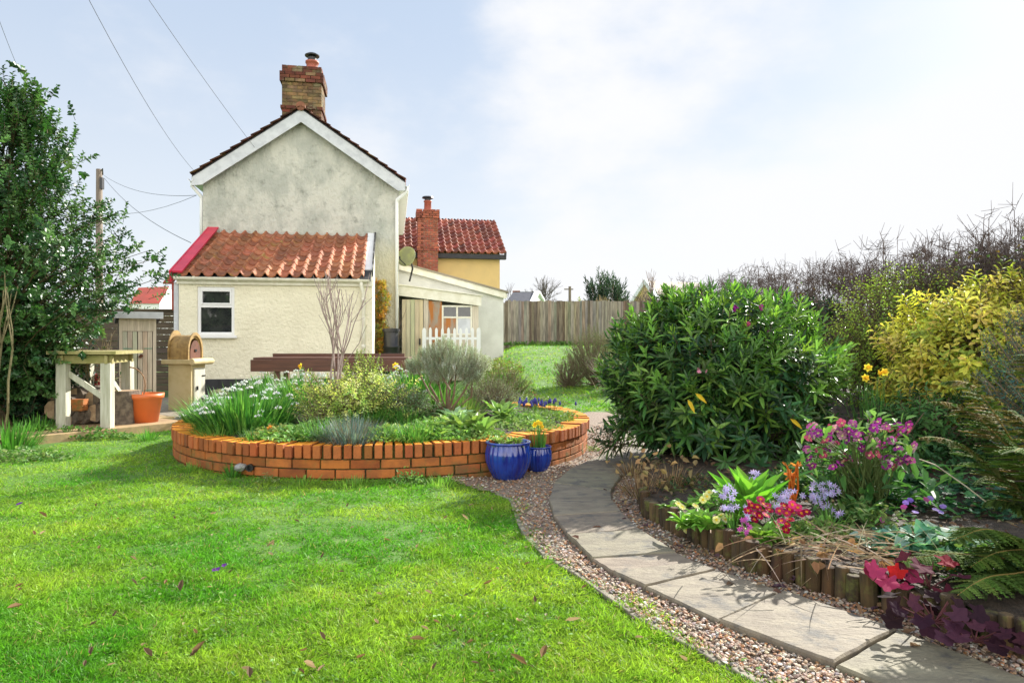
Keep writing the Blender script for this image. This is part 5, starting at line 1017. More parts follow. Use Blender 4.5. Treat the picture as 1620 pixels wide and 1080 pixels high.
for px, py, r_, n, L, Wd, cols, h, lab in [
 (480, 690, .3, 420, .05, .02, [(.2, .4, .1), (.3, .46, .16), (.14, .28, .07)], .09, 'bright mixed rosettes along the front left bricks'), (700, 678, .3, 420, .06, .024, [(.26, .44, .12), (.16, .32, .08)], .1, 'pale leafy plants along the front right bricks'), (620, 690, .28, 380, .05, .02, [(.3, .42, .1), (.18, .34, .08)], .08, 'yellowish green mat between the two front tufts'), (820, 668, .24, 360, .05, .02, [(.24, .4, .12), (.16, .3, .08)], .09, 'green mat behind the blue pots'),
 (740, 690, .26, 420, .05, .02, [(.2, .38, .1), (.3, .44, .14)], .09, 'leafy mat on the front bricks behind the large blue pot'), (830, 676, .3, 420, .04, .018, [(.2, .34, .1), (.3, .4, .16)], .07, 'creeping herb on the inner bricks above the small blue pot'), (885, 660, .2, 260, .04, .016, [(.16, .3, .08), (.24, .36, .12)], .06, 'small green mat at the far right inside the bed'),
 (520, 680, .3, 500, .035, .016, [(.16, .3, .07), (.28, .4, .12)], .1, 'low green cushion plant behind the blue fescue'), (440, 688, .2, 300, .05, .022, [(.2, .36, .09), (.38, .4, .14)], .08, 'small yellow green leafy plant at the left front of the bed'),
 (600, 665, .3, 520, .04, .018, [(.13, .26, .06), (.26, .34, .1)], .16, 'green herb mound between the euonymus and the grassy tufts'), (860, 664, .26, 420, .035, .016, [(.26, .4, .1), (.16, .28, .08)], .09, 'creeping light green herb along the right front bricks'),
 (800, 640, .38, 700, .03, .012, [(.26, .3, .22), (.34, .38, .26), (.15, .22, .1)], .2, 'grey green lavender like mound behind the foxgloves'), (800, 618, .42, 800, .04, .018, [(.13, .24, .07), (.2, .34, .1), (.35, .26, .14)], .28, 'tall mixed green herb mound at the back right of the bed'),
 (735, 640, .35, 600, .04, .016, [(.3, .34, .24), (.2, .26, .14)], .18, 'grey green herb patch below the santolina stems'), (700, 690, .2, 260, .04, .02, [(.22, .42, .1)], .06, 'bright green mat at the foot of the silvery rosette'),
 (350, 650, .3, 420, .05, .02, [(.15, .28, .08), (.25, .38, .14)], .15, 'leafy herb patch at the back left of the bed'), (560, 615, .4, 700, .045, .02, [(.14, .26, .07), (.3, .4, .14)], .2, 'mixed green herbs at the back of the bed near the bench'),
 (860, 640, .3, 420, .04, .018, [(.12, .22, .06), (.2, .3, .1)], .12, 'dark green herb patch behind the grape hyacinths')]:
    lowherb('herb_mound', lab, BP(px, py), r_*1.2, int(n*1.7), L*1.1, Wd*1.15, cols, h*.8+.02)
for px, py, hh, lab in ((478, 610, 'a', 'single yellow daffodil facing the lawn in front of the bench'), (626, 610, 'b', 'single lime yellow daffodil bud below the right end of the bench')):
    daffodils('daffodil', lab, P(px, py, 8.3)*[1, 1, 0]+[0, 0, .21], 8, .52, 1, .045, .02)
c = BP(428, 690); T = thing('orange_fungus', 'orange dried flower head lying on the front bricks of the bed', 'dried flower', c); f = MB(); petals(f, [c+[0, 0, .06]]*4, rand_dirs(4)+[0, -.6, .5], .04, (.7, .28, .05), 7, .3, .6); put(f, 'dried_head', M['petal'], T)

# ------------------------------------------------------------------ right hand flower bed
def umbel(T, centers, r_, col, eye, npet=5, face=(0, -.6, .8), name='blossoms'):
    f = MB(); cs = np.array(centers); ax = unit(np.array(face)+rng.normal(0, .3, cs.shape)); petals(f, cs, ax, r_, np.clip(np.array(col)*rng.uniform(.8, 1.2, (len(cs), 1)), 0, 1) if np.ndim(col) == 1 else col, npet, .12, 1.0, 'obov')
    if eye is not None: petals(f, cs+ax*.003, ax, r_*.42, eye, 5, .15, .9)
    put(f, name, M['petal'], T)
c = BZ(1112, 834); T, c = rosplant(0, 0, 'yellow primrose clump with pale cream flowers at the log edging', 30, .15, .045, (.22, .44, .07), (.4, 2.2), 'primrose', base=c, nr=4, cat='flower clump')
umbel(T, [P(px, py, 3.3+.02*i) for i, (px, py) in enumerate([(1133, 822), (1141, 816), (1148, 822), (1138, 829), (1153, 817), (1088, 825), (1078, 828), (1118, 785), (1122, 779), (1112, 790), (1079, 802), (1073, 797), (1087, 838), (1100, 800)])], .02, (.78, .78, .3), (.8, .6, .05))
c = BZ(1062, 806); rosplant(0, 0, 'small plain green rosette at the left end of the log edging', 16, .1, .034, (.16, .33, .06), (.3, 1.6), 'primrose', base=c, nr=2)
c = BZ(1192, 818); rosplant(0, 0, 'large upright broad green leaves behind the primroses', 20, .33, .095, (.17, .4, .05), (.9, 3), 'broad_leaf_plant', base=c, droop=.2, nr=2)
c = BZ(1225, 858); T, c = rosplant(0, 0, 'crimson primula clump with orange eyed flowers at the log edging', 24, .13, .04, (.25, .44, .08), (.3, 1.5), 'crimson_primula', base=c, nr=4, cat='flower clump')
pts = [(1198, 802), (1206, 808), (1201, 816), (1189, 800), (1214, 800), (1212, 815), (1194, 812), (1193, 822), (1207, 797), (1183, 808), (1186, 795), (1203, 790), (1217, 807), (1249, 806), (1256, 812), (1262, 803), (1244, 812), (1240, 800), (1268, 812), (1253, 798), (1276, 810), (1233, 808), (1236, 824), (1244, 829), (1228, 829), (1250, 822), (1232, 836), (1243, 838)]
umbel(T, [P(px, py, 3.08+rng.uniform(-.06, .06)) for px, py in pts], .0205, pick([(.42, .0, .06), (.3, .0, .05), (.5, .03, .14)], len(pts)), (.75, .28, .02))
def scilla(name, lab, c0, pts, Y, col=(.55, .48, .8), r_=.02, nl=30, L=.14):
    T = thing(name, lab, 'flower clump', c0); mb = MB(); clump(mb, c0, nl, L, .012, (.15, .33, .08), .06, .6, .5, 5); put(mb, 'foliage', M['leaf'], T); cs = []; st = MB()
    for px, py in pts:
        q = P(px, py, Y+rng.uniform(-.05, .05)); st.tube([c0+[rng.normal(0, .02), 0, 0], q], .002, 3, (.15, .25, .08))
        for j in range(4): cs.append(q+rng.normal(0, .014, 3))
    f = MB(); petals(f, cs, rng.normal(0, .5, (len(cs), 3))+[0, -1, .5], r_, col, 6, .25, .35); put(f, 'blossoms', M['petal'], T); put(st, 'flower_stem', M['leaf'], T)
scilla('lilac_scilla', 'pale lilac starry flowers left of the crimson primula', BZ(1160, 838), [(1150, 778), (1140, 785), (1158, 784), (1146, 772), (1160, 800), (1150, 803)], 3.35)
scilla('lilac_scilla', 'pale lilac starry flower head among the large broad leaves', BZ(1195, 812), [(1190, 750), (1185, 758), (1194, 760), (1188, 764)], 3.7)
scilla('lilac_scilla', 'pale lilac starry flowers behind and between the crimson blooms', BZ(1240, 838), [(1244, 782), (1236, 790), (1248, 776), (1228, 796), (1240, 793), (1180, 806), (1176, 815)], 3.25)
scilla('lilac_scilla', 'big cluster of pale lilac starry flowers right of the crimson primula', BZ(1310, 835), [(1290, 780), (1300, 776), (1308, 784), (1296, 788), (1312, 770), (1284, 792), (1304, 795), (1276, 786), (1310, 802), (1318, 778), (1290, 765), (1322, 812)], 3.45)
scilla('magenta_primula', 'small magenta flowers in front of the crimson primula', BZ(1180, 858), [(1175, 826), (1180, 832), (1176, 836)], 3.1, (.55, .08, .45), .016, 14, .06)
c = BZ(1253, 800); T = thing('orange_spurge', 'upright orange red flower spike between bush and hellebore', 'flower', c); mb = MB()
for i in range(7): q = P(1253+rng.uniform(-9, 9), 745+rng.uniform(-10, 20), 3.9); mb.tube([c+[rng.normal(0, .01), 0, 0], (c+q)/2+rng.normal(0, .01, 3), q], .006, 5, (.75, .2, .03)); mb.leaves([q]*6, rand_dirs(6)+[0, 0, .6], rand_dirs(6), .045, .012, tone((.85, .3, .06), 6), 'oval')
put(mb, 'flower_spike', M['petal'], T)
def hellebore():
    c = BZ(1368, 800); T = thing('purple_hellebore', 'tall hellebore with many drooping pink purple flowers', 'flower clump', c); st = MB(); cs = []; S = []
    for i in range(120):
        px = rng.uniform(1275, 1445); py = 672+rng.uniform(0, 75)-12*math.sin((px-1275)/170*PI); Y = c[1]+rng.uniform(-.3, .3)*1.1-.1; q = P(px, py, Y); cs.append(q); b_ = c+np.r_[rng.normal(0, .05, 2), 0]; m = b_+(q-b_)*.6+[0, 0, .08]; S += [(*b_, *m, .004, .003), (*m, *q, .003, .002)]
    cs = np.array(cs); f = MB(); petals(f, cs, rng.normal(0, .5, cs.shape)+[0, -.7, -.25], .026, pick([(.3, .03, .24), (.36, .08, .28), (.2, .02, .2), (.5, .25, .36), (.36, .06, .12)], len(cs)), 5, .35, .85, 'obov'); petals(f, cs+[0, -.004, 0], [0, -.7, -.25], .01, (.7, .7, .3), 5, .5, .6); put(f, 'blossoms', M['petal'], T)
    put(MB().segs(S, 4, (.14, .2, .06)), 'flower_stem', M['twig'], T); mb = MB(); mb.leaves(cs+[0, .02, .02], rng.normal(0, 1, cs.shape)+[0, 0, .3], [0, 0, 1.]+rng.normal(0, .2, cs.shape), .08, .028, pick([(.2, .36, .1), (.12, .25, .06)], len(cs)))
    tp = ellip_tips(c+[0, 0, .15], (.42, .36, .22), 210, .3, zmin=.12); mb.leaves(tp, rng.normal(0, 1, tp.shape)+[0, 0, .2], [0, 0, 1.]+rng.normal(0, .3, tp.shape), .13, .036, pick([(.06, .16, .05), (.1, .24, .07)], len(tp))); put(mb, 'foliage', M['leaf'], T)
hellebore()
daffodils('daffodils', 'tall daffodils with two yellow blooms between bush and yellow shrub', np.array([P(1382, 0, 5.2)[0], 5.2, .28]), 90, .5, 4, .035, .12)
lowherb('cranesbill', 'dark green mat of lobed leaves under the ferns', BZ(1490, 790), (.62, .5), 420, .085, .085, [(.03, .1, .045), (.05, .16, .06), (.04, .12, .07)], .12, kind='lobed', lift=(.0, .5))
lowherb('cranesbill', 'brighter green lobed leaves right of the hellebore stems', BZ(1425, 795), (.2, .14), 90, .06, .06, [(.12, .3, .06)], .1, kind='lobed', lift=(.0, .6))
T = lowherb('lungwort', 'blue and pink flowered lungwort with teal mottled leaves', BZ(1463, 868), (.27, .18), 190, .1, .08, [(.16, .36, .25), (.1, .26, .17), (.28, .46, .36)], .09, kind='obov', lift=(.1, .8))
umbel(T, [P(px, py, 3.15+rng.uniform(-.08, .08)) for px, py in [(1433, 795), (1440, 791), (1446, 800), (1465, 790), (1472, 788), (1480, 806), (1488, 810), (1430, 802), (1492, 801), (1448, 810), (1395, 822)]], .015, pick([(.2, .1, .5), (.5, .08, .3), (.3, .2, .6)], 11), None)
T = lowherb('lungwort_shoots', 'leafy lungwort stems between the lilac stars and the lungwort', BZ(1400, 850), (.2, .12), 120, .05, .02, [(.16, .3, .08), (.2, .24, .1)], .16)
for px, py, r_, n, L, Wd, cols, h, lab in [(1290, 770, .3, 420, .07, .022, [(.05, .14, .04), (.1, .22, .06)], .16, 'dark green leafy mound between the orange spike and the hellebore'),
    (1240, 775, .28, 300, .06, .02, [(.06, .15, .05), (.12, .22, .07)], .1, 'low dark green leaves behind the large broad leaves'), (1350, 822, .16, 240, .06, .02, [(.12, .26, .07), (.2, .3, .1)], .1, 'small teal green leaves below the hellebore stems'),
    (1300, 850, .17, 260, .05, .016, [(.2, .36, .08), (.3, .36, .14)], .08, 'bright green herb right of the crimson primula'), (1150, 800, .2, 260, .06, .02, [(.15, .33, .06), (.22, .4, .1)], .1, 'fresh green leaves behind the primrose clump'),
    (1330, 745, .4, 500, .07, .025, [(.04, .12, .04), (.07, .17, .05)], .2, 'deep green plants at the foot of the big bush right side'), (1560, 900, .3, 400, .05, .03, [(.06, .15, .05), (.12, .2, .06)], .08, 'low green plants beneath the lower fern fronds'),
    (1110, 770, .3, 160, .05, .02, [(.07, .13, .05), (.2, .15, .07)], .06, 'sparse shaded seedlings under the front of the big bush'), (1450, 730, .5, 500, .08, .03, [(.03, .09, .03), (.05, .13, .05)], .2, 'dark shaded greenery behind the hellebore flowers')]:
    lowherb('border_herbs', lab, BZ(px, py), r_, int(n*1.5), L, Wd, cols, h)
def heuchera(lab, c, n, cols, L, h, sp):
    T = thing('heuchera', lab, 'plant', c); a = rng.random(n)*2*PI; rr = np.sqrt(rng.random(n))*sp; pos = c+np.c_[np.cos(a)*rr, np.sin(a)*rr, rng.uniform(.2, 1, n)*h]; mb = MB()
    mb.leaves(pos, np.c_[np.cos(a), np.sin(a)-.6, rng.uniform(-.5, .4, n)], np.c_[rng.normal(0, .4, n), rng.normal(-.7, .3, n), np.ones(n)], L*rng.uniform(.7, 1.2, n), L*1.05, pick(cols, n), 'lobed', .12, .25); put(mb, 'foliage', M['frond'], T)
    S = [(*c, *p, .003, .002) for p in pos]; put(MB().segs(S, 4, (.12, .03, .035)), 'stem', M['twig'], T)
heuchera('dark plum heuchera spilling over the log edging', np.array([*G(1478, 965, .13)[:2], .09]), 18, [(.035, .012, .022), (.07, .025, .045), (.03, .014, .02)], .075, .07, .13)
heuchera('second plum heuchera hanging over the logs below the fern tip', np.array([*G(1542, 985, .12)[:2], .06]), 11, [(.035, .012, .02), (.06, .02, .035)], .075, .05, .11)
heuchera('bright red and maroon heuchera leaves above the log edging', np.array([*G(1470, 935, .1)[:2], .11]), 9, [(.5, .02, .02), (.22, .02, .04), (.1, .02, .04)], .085, .12, .08)
heuchera('crimson pink leaved heuchera left of the bright red one', np.array([*G(1412, 925, .1)[:2], .1]), 8, [(.4, .04, .12), (.25, .03, .08)], .085, .12, .06)
def straw():
    c = BZ(1345, 880); T = thing('dry_reeds', 'tangle of dry straw coloured stems over the log edging', 'dead plant', c); n = 170; p = c+np.c_[rng.normal(0, .17, n), rng.normal(0, .09, n), rng.uniform(0, .08, n)]; d = np.c_[rng.normal(0, 1, n), rng.normal(-.1, .6, n), rng.normal(.1, .25, n)]
    mb = MB(); mb.blades(p, d, .22, .005, pick([(.4, .3, .19), (.27, .2, .13), (.5, .42, .3)], n), droop=.25, seg=5); put(mb, 'stems', M['petal'], T)
    n = 40; p = c+np.c_[rng.normal(0, .2, n), rng.normal(0, .1, n), rng.uniform(0, .06, n)]; mb = MB().leaves(p, rand_dirs(n)*[1, 1, .3], rand_dirs(n)+[0, 0, 1], .05, .03, pick([(.45, .28, .12), (.6, .3, .06), (.3, .16, .08)], n)); put(mb, 'dead_leaves', M['petal'], T)
straw()
for px, py, lab, hh in ((1015, 778, 'dead brown grass tuft at the left end of the log edging', .2), (1062, 770, 'dry leafy stems in the shade under the big bush', .26), (1002, 748, 'dark dead grass under the left skirt of the bush', .16)):
    c = np.array([*G(px, py, .09)[:2], .08]); T = thing('dead_grass_tuft', lab, 'dead plant', c); mb = MB(); clump(mb, c, 190, hh, .005, pick([(.3, .2, .1), (.16, .1, .06), (.42, .3, .16)], 190), .13, 1.0, .8, 5); put(mb, 'foliage', M['petal'], T)
    n = 16; p = c+np.c_[rng.normal(0, .12, n), rng.normal(0, .1, n), rng.uniform(0, .2, n)]; put(MB().leaves(p, rand_dirs(n), rand_dirs(n), .05, .03, tone((.42, .3, .13), n), 'oval', .5, .2), 'dead_leaves', M['petal'], T)
def fern():
    c = P(1700, 960, 2.75); c[2] = .1; T = thing('fern', 'big olive green fern with arching fronds entering from the right edge', 'fern', c)
    ends = [((1487, 601), 2.9, .45), ((1470, 640), 2.75, .4), ((1448, 694), 2.8, .3), ((1500, 850), 2.5, .15), ((1430, 888), 2.6, .1), ((1510, 940), 2.35, .1), ((1560, 660), 3.1, .5), ((1540, 760), 3.0, .3), ((1600, 720), 2.4, .4), ((1560, 800), 2.9, .25), ((1530, 900), 2.5, .2), ((1620, 560), 3.0, .5), ((1720, 700), 2.6, .5), ((1800, 800), 2.6, .4)]
    for (px, py), Y, arch in ends:
        e = P(px, py, Y); b_ = c+np.r_[rng.normal(0, .03, 2), 0]; ctrl = (b_+e)/2+[0, 0, arch*.9]; ctrl[:2] = b_[:2]*.6+e[:2]*.4; t = np.linspace(0, 1, 30)[:, None]; pts = (1-t)**2*b_+2*t*(1-t)*ctrl+t*t*e; pts = pts+np.c_[np.sin(t*rng.uniform(5, 9))*.012, np.sin(t*6)*.01, np.sin(t*rng.uniform(6, 11))*.012]; d = unit(np.gradient(pts, axis=0)); mb = MB(); mb.tube(pts, np.linspace(.006, .0015, 30), 5, (.28, .2, .07))
        P2 = []; D2 = []; L2 = []; k = 44
        for i in range(k):
            s_ = .18+.82*i/k; idx = s_*29; j = int(idx); p = pts[j]+(pts[min(j+1, 29)]-pts[j])*(idx-j); dd = d[j]; side = unit(np.cross(dd, [0, 0, 1.])); L = .16*rng.uniform(.75, 1.12)*math.sin(min(1, (1-s_)*1.6+.12)*PI/2)*(.6+.4*min(1, (s_-.15)*5))
            for sg in (-1, 1): P2.append(p); D2.append(side*sg+dd*.45+np.array([0, 0, -.12])+rng.normal(0, .09, 3)); L2.append(L*rng.uniform(.85, 1.1))
        P2 = np.array(P2); D2 = unit(np.array(D2)); L2 = np.array(L2); n = len(P2); old = py < 720
        cols = pick([(.18, .16, .055), (.12, .18, .04), (.22, .18, .07), (.1, .17, .04)] if old else [(.1, .17, .035), (.14, .2, .045), (.07, .12, .03)], n, v=.2)
        up = unit(np.cross(np.cross(D2, [0, 0, 1.]), D2)); m = 6; mb.leaves(P2, D2, up, L2, L2*.12+.004, cols, 'diamond', .1, .18)
        for q in range(m):
            tq = (q+.4)/m; pos = P2+D2*(L2*tq)[:, None]; pos[:, 2] -= .18*L2*tq*tq; sd = unit(np.cross(D2, up))
            for sg in (-1, 1): mb.leaves(pos, sd*sg+D2*.5, up+.05, L2*.15*(1.05-tq)+.006, .017*(1.1-tq*.6), cols, 'diamond', .1, .1)
        put(mb, 'frond', M['frond'], T)
fern()
single(MB().tube([P(1455, 726, 3.4), P(1480, 735, 3.2), P(1530, 770, 3.0), P(1575, 805, 2.9)], .003, 5, (.6, .52, .38)), 'dry_stalk', M['twig'], 'long thin dry stalk arching in front of the lobed leaf mat', 'stalk', P(1500, 750, 3.1))
shrub('yellow_choisya', 'golden yellow leaved shrub on the right side of the garden', 'bush', (4.0, 5.8, .3), (3.98, 5.7, .9), (.84, .72, .66), 1700, 9, .1, .078, .029, cfun([(.85, .76, .15), (.72, .7, .13), (.42, .52, .1), (.85, .66, .2)], [.4, .3, .15, .15]), zmin=.2, whorl=True, kind='obov', ang=(40, 90), trunkn=70, inner=.5, seed=5, lump=.12, upb=.3)
shrub('dark_understory_shrub', 'dark green leafy shrub beneath the golden one', 'bush', (3.05, 5.2, .2), (3.2, 5.15, .4), (.6, .4, .32), 420, 8, .1, .06, .022, cfun([(.05, .13, .04), (.1, .22, .06)]), zmin=.15, whorl=True, trunkn=30, inner=.3)
shrub('blue_green_shrub', 'blue green feathery shrub cut by the right edge of the photo', 'bush', (3.75, 4.4, .2), (3.55, 4.45, .75), (.5, .5, .52), 900, 9, .1, .04, .012, cfun([(.07, .17, .15), (.12, .24, .2), (.05, .13, .1)]), zmin=.1, trunkn=50, inner=.35, kind='diamond')
shrub('sparse_lime_shrub', 'twiggy shrub with tiny lime leaves between big bush and golden shrub', 'bush', (4.15, 7.2, .3), (4.15, 7.0, 1.02), (1.0, .8, .84), 2800, 6, .16, .046, .022, cfun([(.34, .5, .07), (.48, .62, .1), (.22, .34, .07)]), zmin=.25, trunkn=420, tr=.008, inner=.15, barkcol=(.16, .1, .07), kind='diamond', twigr=.0025, upb=.6, lump=.1, gaps=.12)
shrub('ivy_mound', 'dark ivy mound at the hedge behind the big bush', 'ivy', (4.15, 9, .3), (4.1, 9.0, 1.2), (.42, .45, .45), 330, 6, .12, .07, .05, cfun([(.02, .06, .03), (.03, .1, .045)]), 'gloss', kind='obov', trunkn=20)
shrub('green_hedge_shrub', 'leafy green shrub in front of the right end of the board fence', 'bush', (3.6, 14, .6), (3.55, 14, 1.35), (.6, .5, .62), 520, 7, .18, .07, .035, cfun([(.06, .16, .04), (.14, .28, .06)]), zmin=.6, trunkn=30, inner=.35)
shrub('green_hedge_shrub', 'low dark green shrub between board fence and big bush', 'bush', (3.0, 11, .4), (3.1, 11, .85), (.7, .5, .5), 420, 7, .18, .06, .03, cfun([(.06, .15, .04), (.12, .24, .06)]), zmin=.3, trunkn=30, inner=.35)
shrub('rosemary_bush', 'upright dull green rosemary bush on the grass bank', 'bush', (1.5, 12.2, .25), (1.45, 12.2, .85), (.52, .45, .5), 800, 10, .22, .045, .008, cfun([(.12, .19, .08), (.2, .27, .13), (.3, .34, .22)]), zmin=.25, kind='diamond', ang=(20, 50), trunkn=60, inner=.3, upb=1.3)
shrub('heather_mound', 'low brown purple heather mound left of the rosemary', 'bush', (.98, 12.0, .2), (1.0, 12.0, .48), (.33, .3, .3), 480, 8, .1, .03, .008, cfun([(.14, .1, .07), (.12, .15, .06), (.2, .14, .1)]), zmin=.18, kind='diamond', trunkn=30, inner=.3)
def pale_stems():
    c = np.array([1.75, 11.4, .2]); T = thing('pale_dead_stems', 'sheaf of pale grey dead stems leaning before the rosemary', 'dead plant', c); n = 260; a = rng.normal(0, .12, (n, 2)); mb = MB().blades(c+np.c_[a, np.zeros(n)], np.c_[rng.normal(-.25, .3, n), rng.normal(0, .2, n), np.ones(n)], rng.uniform(.35, .85, n), .008, tone((.42, .36, .3), n), droop=.15, seg=3); put(mb, 'stems', M['petal'], T)
pale_stems()
lowherb('bank_herbs', 'rough low green and brown cushion on the bank by the extension wall', np.array([-.35, 14.5, float(gz(-.35, 14.5))]), (.75, 1.3), 2600, .07, .035, [(.16, .27, .06), (.25, .34, .09), (.25, .2, .1)], .28)
lowherb('bank_herbs', 'low trailing greenery where the bank meets the back of the brick bed', np.array([-.1, 10.6, float(gz(-.1, 10.6))]), (.7, 1.0), 1500, .06, .03, [(.15, .26, .06), (.22, .32, .09), (.2, .13, .07)], .22)
lowherb('bank_herbs', 'weeds along the foot of the board fence', np.array([1.2, 20.6, .9]), (2.6, .3), 900, .12, .05, [(.1, .22, .05), (.2, .32, .09)], .12)
# hedge of bare stems
def hedge():
    T = thing('bare_hedge', 'long leafless hedge of dark twigs with tall shoots along the right boundary', 'hedge', (4.9, 12, 0)); S = []
    for i in range(560):
        y = 1/rng.uniform(1/26, 1/4.6); x = 4.75+rng.normal(0, .3); g = float(gz(x, y)); top = 1.8+g*.5+rng.normal(0, .1); L = (top-g)*.36
        grow(S, (x, y, g+.2), (rng.normal(0, .2), rng.normal(0, .25), 1), L, .011, 2, nch=(2, 3), spread=.6, shrink=.6, up=.2, bend=.16, rr=.6)
    for i in range(1150):      # interlaced fine growth in the upper half
        y = 1/rng.uniform(1/26, 1/4.6); x = 4.7+rng.normal(0, .32); g = float(gz(x, y)); grow(S, (x, y, g*.6+rng.uniform(.8, 1.68)), (rng.normal(0, .6), rng.normal(0, .6), 1), .3, .005, 2, nch=(1, 3), spread=.7, shrink=.65, up=.15, bend=.15, rr=.6)
    for i in range(120):
        y = 1/rng.uniform(1/24, 1/4.8); x = 4.6+rng.normal(0, .28); g = float(gz(x, y)); z = 1.5+g*.5; tall = rng.uniform(.4, .85)*(.95 if y < 9 else .9)
        grow(S, (x, y, z), (rng.normal(0, .1), rng.normal(0, .1), 1), tall, .005, 1, nch=(0, 1), spread=.5, shrink=.16, up=.2, bend=.04, sub=5)
    S = np.array(S); n = len(S); put(MB().segs(S, 3, np.clip(np.array([[.1, .07, .06]])*rng.uniform(.6, 1.5, (n, 1)), 0, 1)), 'branches', M['twig'], T)
    k = 60000; idx = rng.choice(n, k); p = S[idx, :3]; d = rand_dirs(k)+[0, 0, .3]; L = rng.uniform(.05, .18, k)[:, None]; r_ = np.full(k, .0018)*(1+p[:, 1]*.08)
    put(MB().segs(np.c_[p, p+d*L, r_, r_*.6], 3, (.11, .078, .07)), 'spurs', M['twig'], T)
    k = 14000; idx = rng.choice(n, k); pk = S[idx, 3:6]; pk = pk[pk[:, 2] < 1.85]; put(MB().leaves(pk, rand_dirs(len(pk)), rand_dirs(len(pk)), .045, .028, pick([(.1, .18, .05), (.2, .26, .07), (.2, .13, .06), (.12, .09, .05)], len(pk)), 'diamond'), 'old_leaves', M['leaf'], T)
hedge()
def thicket():
    T = thing('thorn_thicket', 'dense tangled thorn bushes rising highest at the right edge behind the golden shrub', 'hedge', (5.1, 6.0, 0)); S = []
    for i in range(130): grow(S, (4.75+rng.normal(0, .35), rng.uniform(5.2, 8.5), .4+rng.uniform(0, .5)), (rng.normal(0, .3), rng.normal(0, .3), 1), .42, .010, 3, nch=(1, 3), spread=.6, shrink=.68, up=.15, bend=.18, rr=.62)
    for i in range(5): grow(S, (4.3+.12*i, 5.5+.12*i, 1.3), (rng.normal(-.15, .08), 0, 1), .55-.05*i, .007, 1, nch=(1, 2), spread=.6, shrink=.35, up=.2, bend=.06, sub=7)
    put(MB().segs(S, 4, (.12, .085, .085)), 'branches', M['twig'], T)
thicket()
# distant trees
def baretree(name, lab, px, py, Y, h, n, col, r_, depth=4, spread=.42):
    b_ = P(px, py, Y); b_[2] = 0; T = thing(name, lab, 'tree', b_); S = []; grow(S, b_, (0, 0, 1), h*.34, r_, depth, nch=(3, 4), spread=spread, shrink=.72, up=.12, bend=.1, sub=3); S = np.array(S); top = S[:, 5].max(); S[:, [2, 5]] *= h/top
    put(MB().segs(S, 4, col), 'crown', M['twig'], T); put(MB().tube([b_, b_+[0, 0, h*.3]], [r_*1.3, r_], 8, col), 'trunk', M['bark'], T)
baretree('bare_oak', 'wide bare winter tree behind the dark roofed bungalow', 855, 540, 60, CH+106/F*60, 1, (.13, .11, .1), .16)
baretree('bare_sapling_tree', 'thin bare tree at the chimney of the dark roofed bungalow', 822, 540, 62, CH+92/F*62, 1, (.2, .16, .15), .1, 3)
baretree('bare_birch', 'slender bare tree beside the gable behind the fence end', 1040, 540, 30, CH+115/F*30, 1, (.3, .22, .2), .06, 3, .3)
shrub('dark_conifer', 'dark spreading conifer behind the board fence', 'tree', (P(960, 0, 34)[0], 34, 0), (P(960, 0, 34)[0], 34, 2.6), (1.25, 1.2, 2.0), 500, 10, .6, .34, .07, cfun([(.03, .06, .045), (.05, .09, .06)]), ang=(15, 50), kind='diamond', trunkn=30, tr=.05, upb=.1, part='crown')
shrub('fuzzy_willow', 'tan twiggy rounded shrub in front of the dark conifer', 'tree', (P(958, 0, 30)[0], 30, 0), (P(958, 0, 30)[0], 30, 1.9), (1.0, .9, 1.1), 1500, 3, .35, .12, .02, cfun([(.3, .25, .12), (.22, .2, .09)]), ang=(10, 30), kind='diamond', trunkn=300, tr=.02, upb=.6, barkcol=(.3, .24, .15), twigr=.01, part='crown')
shrub('lime_sapling', 'thin yellowish shrub peeping over the fence by the distant pole', 'bush', (P(918, 0, 28)[0], 28, 0), (P(918, 0, 28)[0], 28, 2.1), (.28, .3, .75), 90, 5, .2, .12, .06, cfun([(.35, .38, .12)]), trunkn=10)
shrub('clipped_hedge', 'clipped olive hedge in front of the red roofed house', 'hedge', (P(226, 0, 21)[0], 21, 0), (P(222, 0, 21)[0], 21, 1.2), (1.9, .5, .95), 1300, 8, .15, .07, .03, cfun([(.2, .22, .08), (.3, .28, .12), (.14, .18, .06)]), trunkn=30, inner=.6, zmin=.1)
shrub('back_hedge', 'loose green hedge beyond the holly tree', 'hedge', (P(90, 0, 15)[0], 15, 0), (P(80, 0, 15)[0], 15, 1.0), (2.6, .6, 1.1), 1300, 7, .2, .09, .05, cfun([(.07, .15, .04), (.12, .22, .06)]), trunkn=30, inner=.5, zmin=.1)
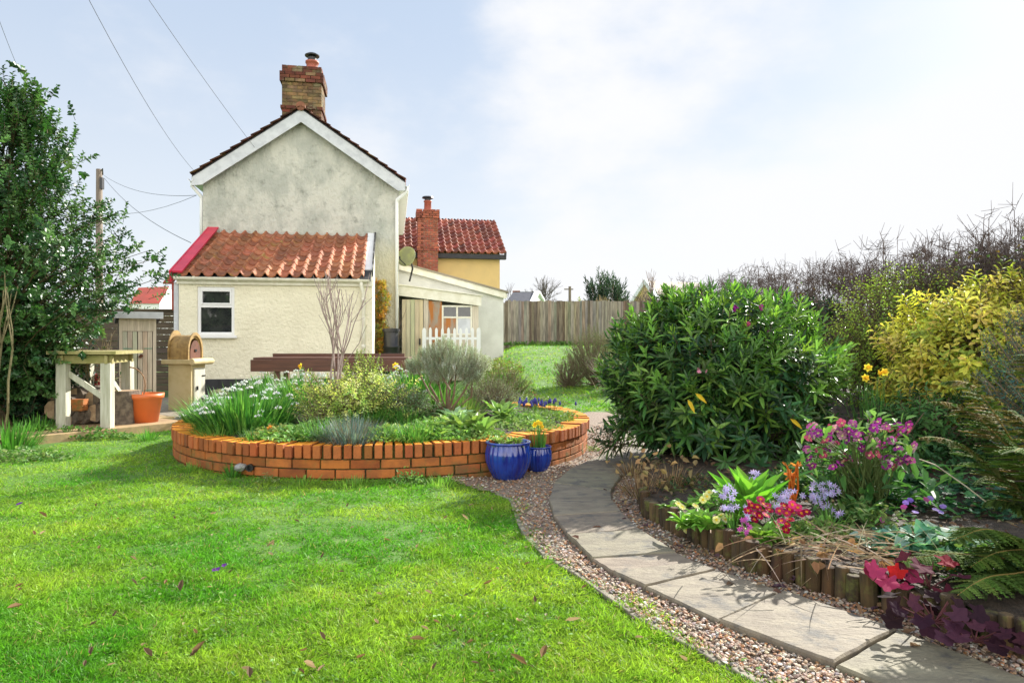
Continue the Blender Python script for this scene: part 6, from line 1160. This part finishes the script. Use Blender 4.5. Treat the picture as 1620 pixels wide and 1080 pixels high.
# ------------------------------------------------------------------ fallen leaves, small lawn flowers
def litter():
    first = None; spots = [(570, 1042, 1), (487, 1056, 1), (235, 1035, 1), (772, 925, 1), (428, 878, 0), (551, 800, 0), (820, 1048, 1), (905, 985, 1), (975, 962, 0), (310, 1000, 0), (660, 865, 0), (470, 825, 0), (705, 820, 0), (1080, 1045, 1), (540, 905, 0), (690, 985, 0), (130, 855, 0), (365, 905, 0), (265, 800, 0), (745, 800, 0), (845, 950, 0), (925, 930, 0), (600, 940, 0), (395, 1068, 1), (860, 1035, 1), (1010, 1010, 0)]
    spots += [(int(rng.uniform(20, 900)), int(rng.uniform(800, 1070)), int(rng.random() < .2)) for _ in range(55)]
    spots = [s for s in spots if inpoly(np.array([G(s[0], s[1])[0]]), np.array([G(s[0], s[1])[1]]), lawn_poly)[0]]
    proto = []
    for v in range(3):
        mb = MB(); mb.leaves([(-.03, 0, .0)], [(1, .1, .1)], [(0, .1, 1)], .06, .026, ((.22, .13, .06), (.4, .28, .16), (.13, .085, .05))[v], 'oval', .5, -.35); me = mb.build('fallen_leaf', M['petal']); proto.append(me)
    used = set()
    for i, (px, py, big) in enumerate(spots):
        v = i % 3; o = proto[v] if v not in used else proto[v].copy()
        if v in used: C.objects.link(o)
        used.add(v); p = G(px, py, .018); o.location = p; s_ = (.85 if big else .5)*rng.uniform(.8, 1.2); o.scale = (s_, s_, s_); o.rotation_euler = (rng.normal(0, .15), rng.normal(0, .15), rng.uniform(0, 6.28)); tag(o, 'dry curled brown leaf lying on the lawn', 'fallen leaf', 'fallen leaves on the lawn')
    n = 330; X = rng.uniform(.3, 1.9, n); Y = rng.uniform(2.0, 5.2, n); k = inpoly(X, Y, gravel_poly); X, Y = X[k], Y[k]; d = np.min(np.hypot(X[:, None]-np.array(LOG)[:, 0], Y[:, None]-np.array(LOG)[:, 1]), 1); k = rng.random(len(X)) < np.clip(1.15-d*3.2, .04, 1); X, Y = X[k], Y[k]; n = len(X)
    mb = MB().leaves(np.c_[X, Y, gz(X, Y)+.02+rng.random(n)*.012], np.c_[rng.normal(0, 1, (n, 2)), rng.normal(0, .25, n)], np.c_[rng.normal(0, .35, (n, 2)), np.ones(n)], rng.uniform(.025, .065, n), rng.uniform(.015, .03, n), pick([(.12, .07, .05), (.2, .12, .08), (.3, .2, .1), (.14, .08, .1)], n), 'oval', .35, .1)
    tag(mb.build('leaf_litter', M['petal']), 'dark leaf litter along the log edging and gravel', 'leaf litter', kind='stuff')
    n = 2600; X = rng.uniform(.8, 4.6, n); Y = rng.uniform(2.0, 8, n); k = inpoly(X, Y, soil_poly); X, Y = X[k], Y[k]; n = len(X)
    mb = MB().leaves(np.c_[X, Y, bedz(X, Y)+.01+rng.random(n)*.02], np.c_[rng.normal(0, 1, (n, 2)), rng.normal(.1, .3, n)], np.c_[rng.normal(0, .4, (n, 2)), np.ones(n)], rng.uniform(.02, .06, n), rng.uniform(.012, .03, n), pick([(.1, .06, .04), (.22, .14, .08), (.3, .22, .12), (.08, .12, .04)], n), 'oval', .35, .1)
    tag(mb.build('bed_litter', M['petal']), 'dead leaves and twigs covering the flower bed soil', 'leaf litter', kind='stuff')
    for px, py, lab in ((36, 797, 'tiny violet flowers in the lawn at the far left'), (347, 897, 'two tiny purple violets in the lawn left of centre')):
        c = G(px, py, .03); T = thing('lawn_violet', lab, 'flower', c); f = MB(); cs = c+rng.normal(0, .02, (3, 3))*[1, 1, .2]; petals(f, cs, [0, -.5, 1], .014, (.18, .06, .32), 5, .2, .9); put(f, 'blossoms', M['petal'], T)
litter()
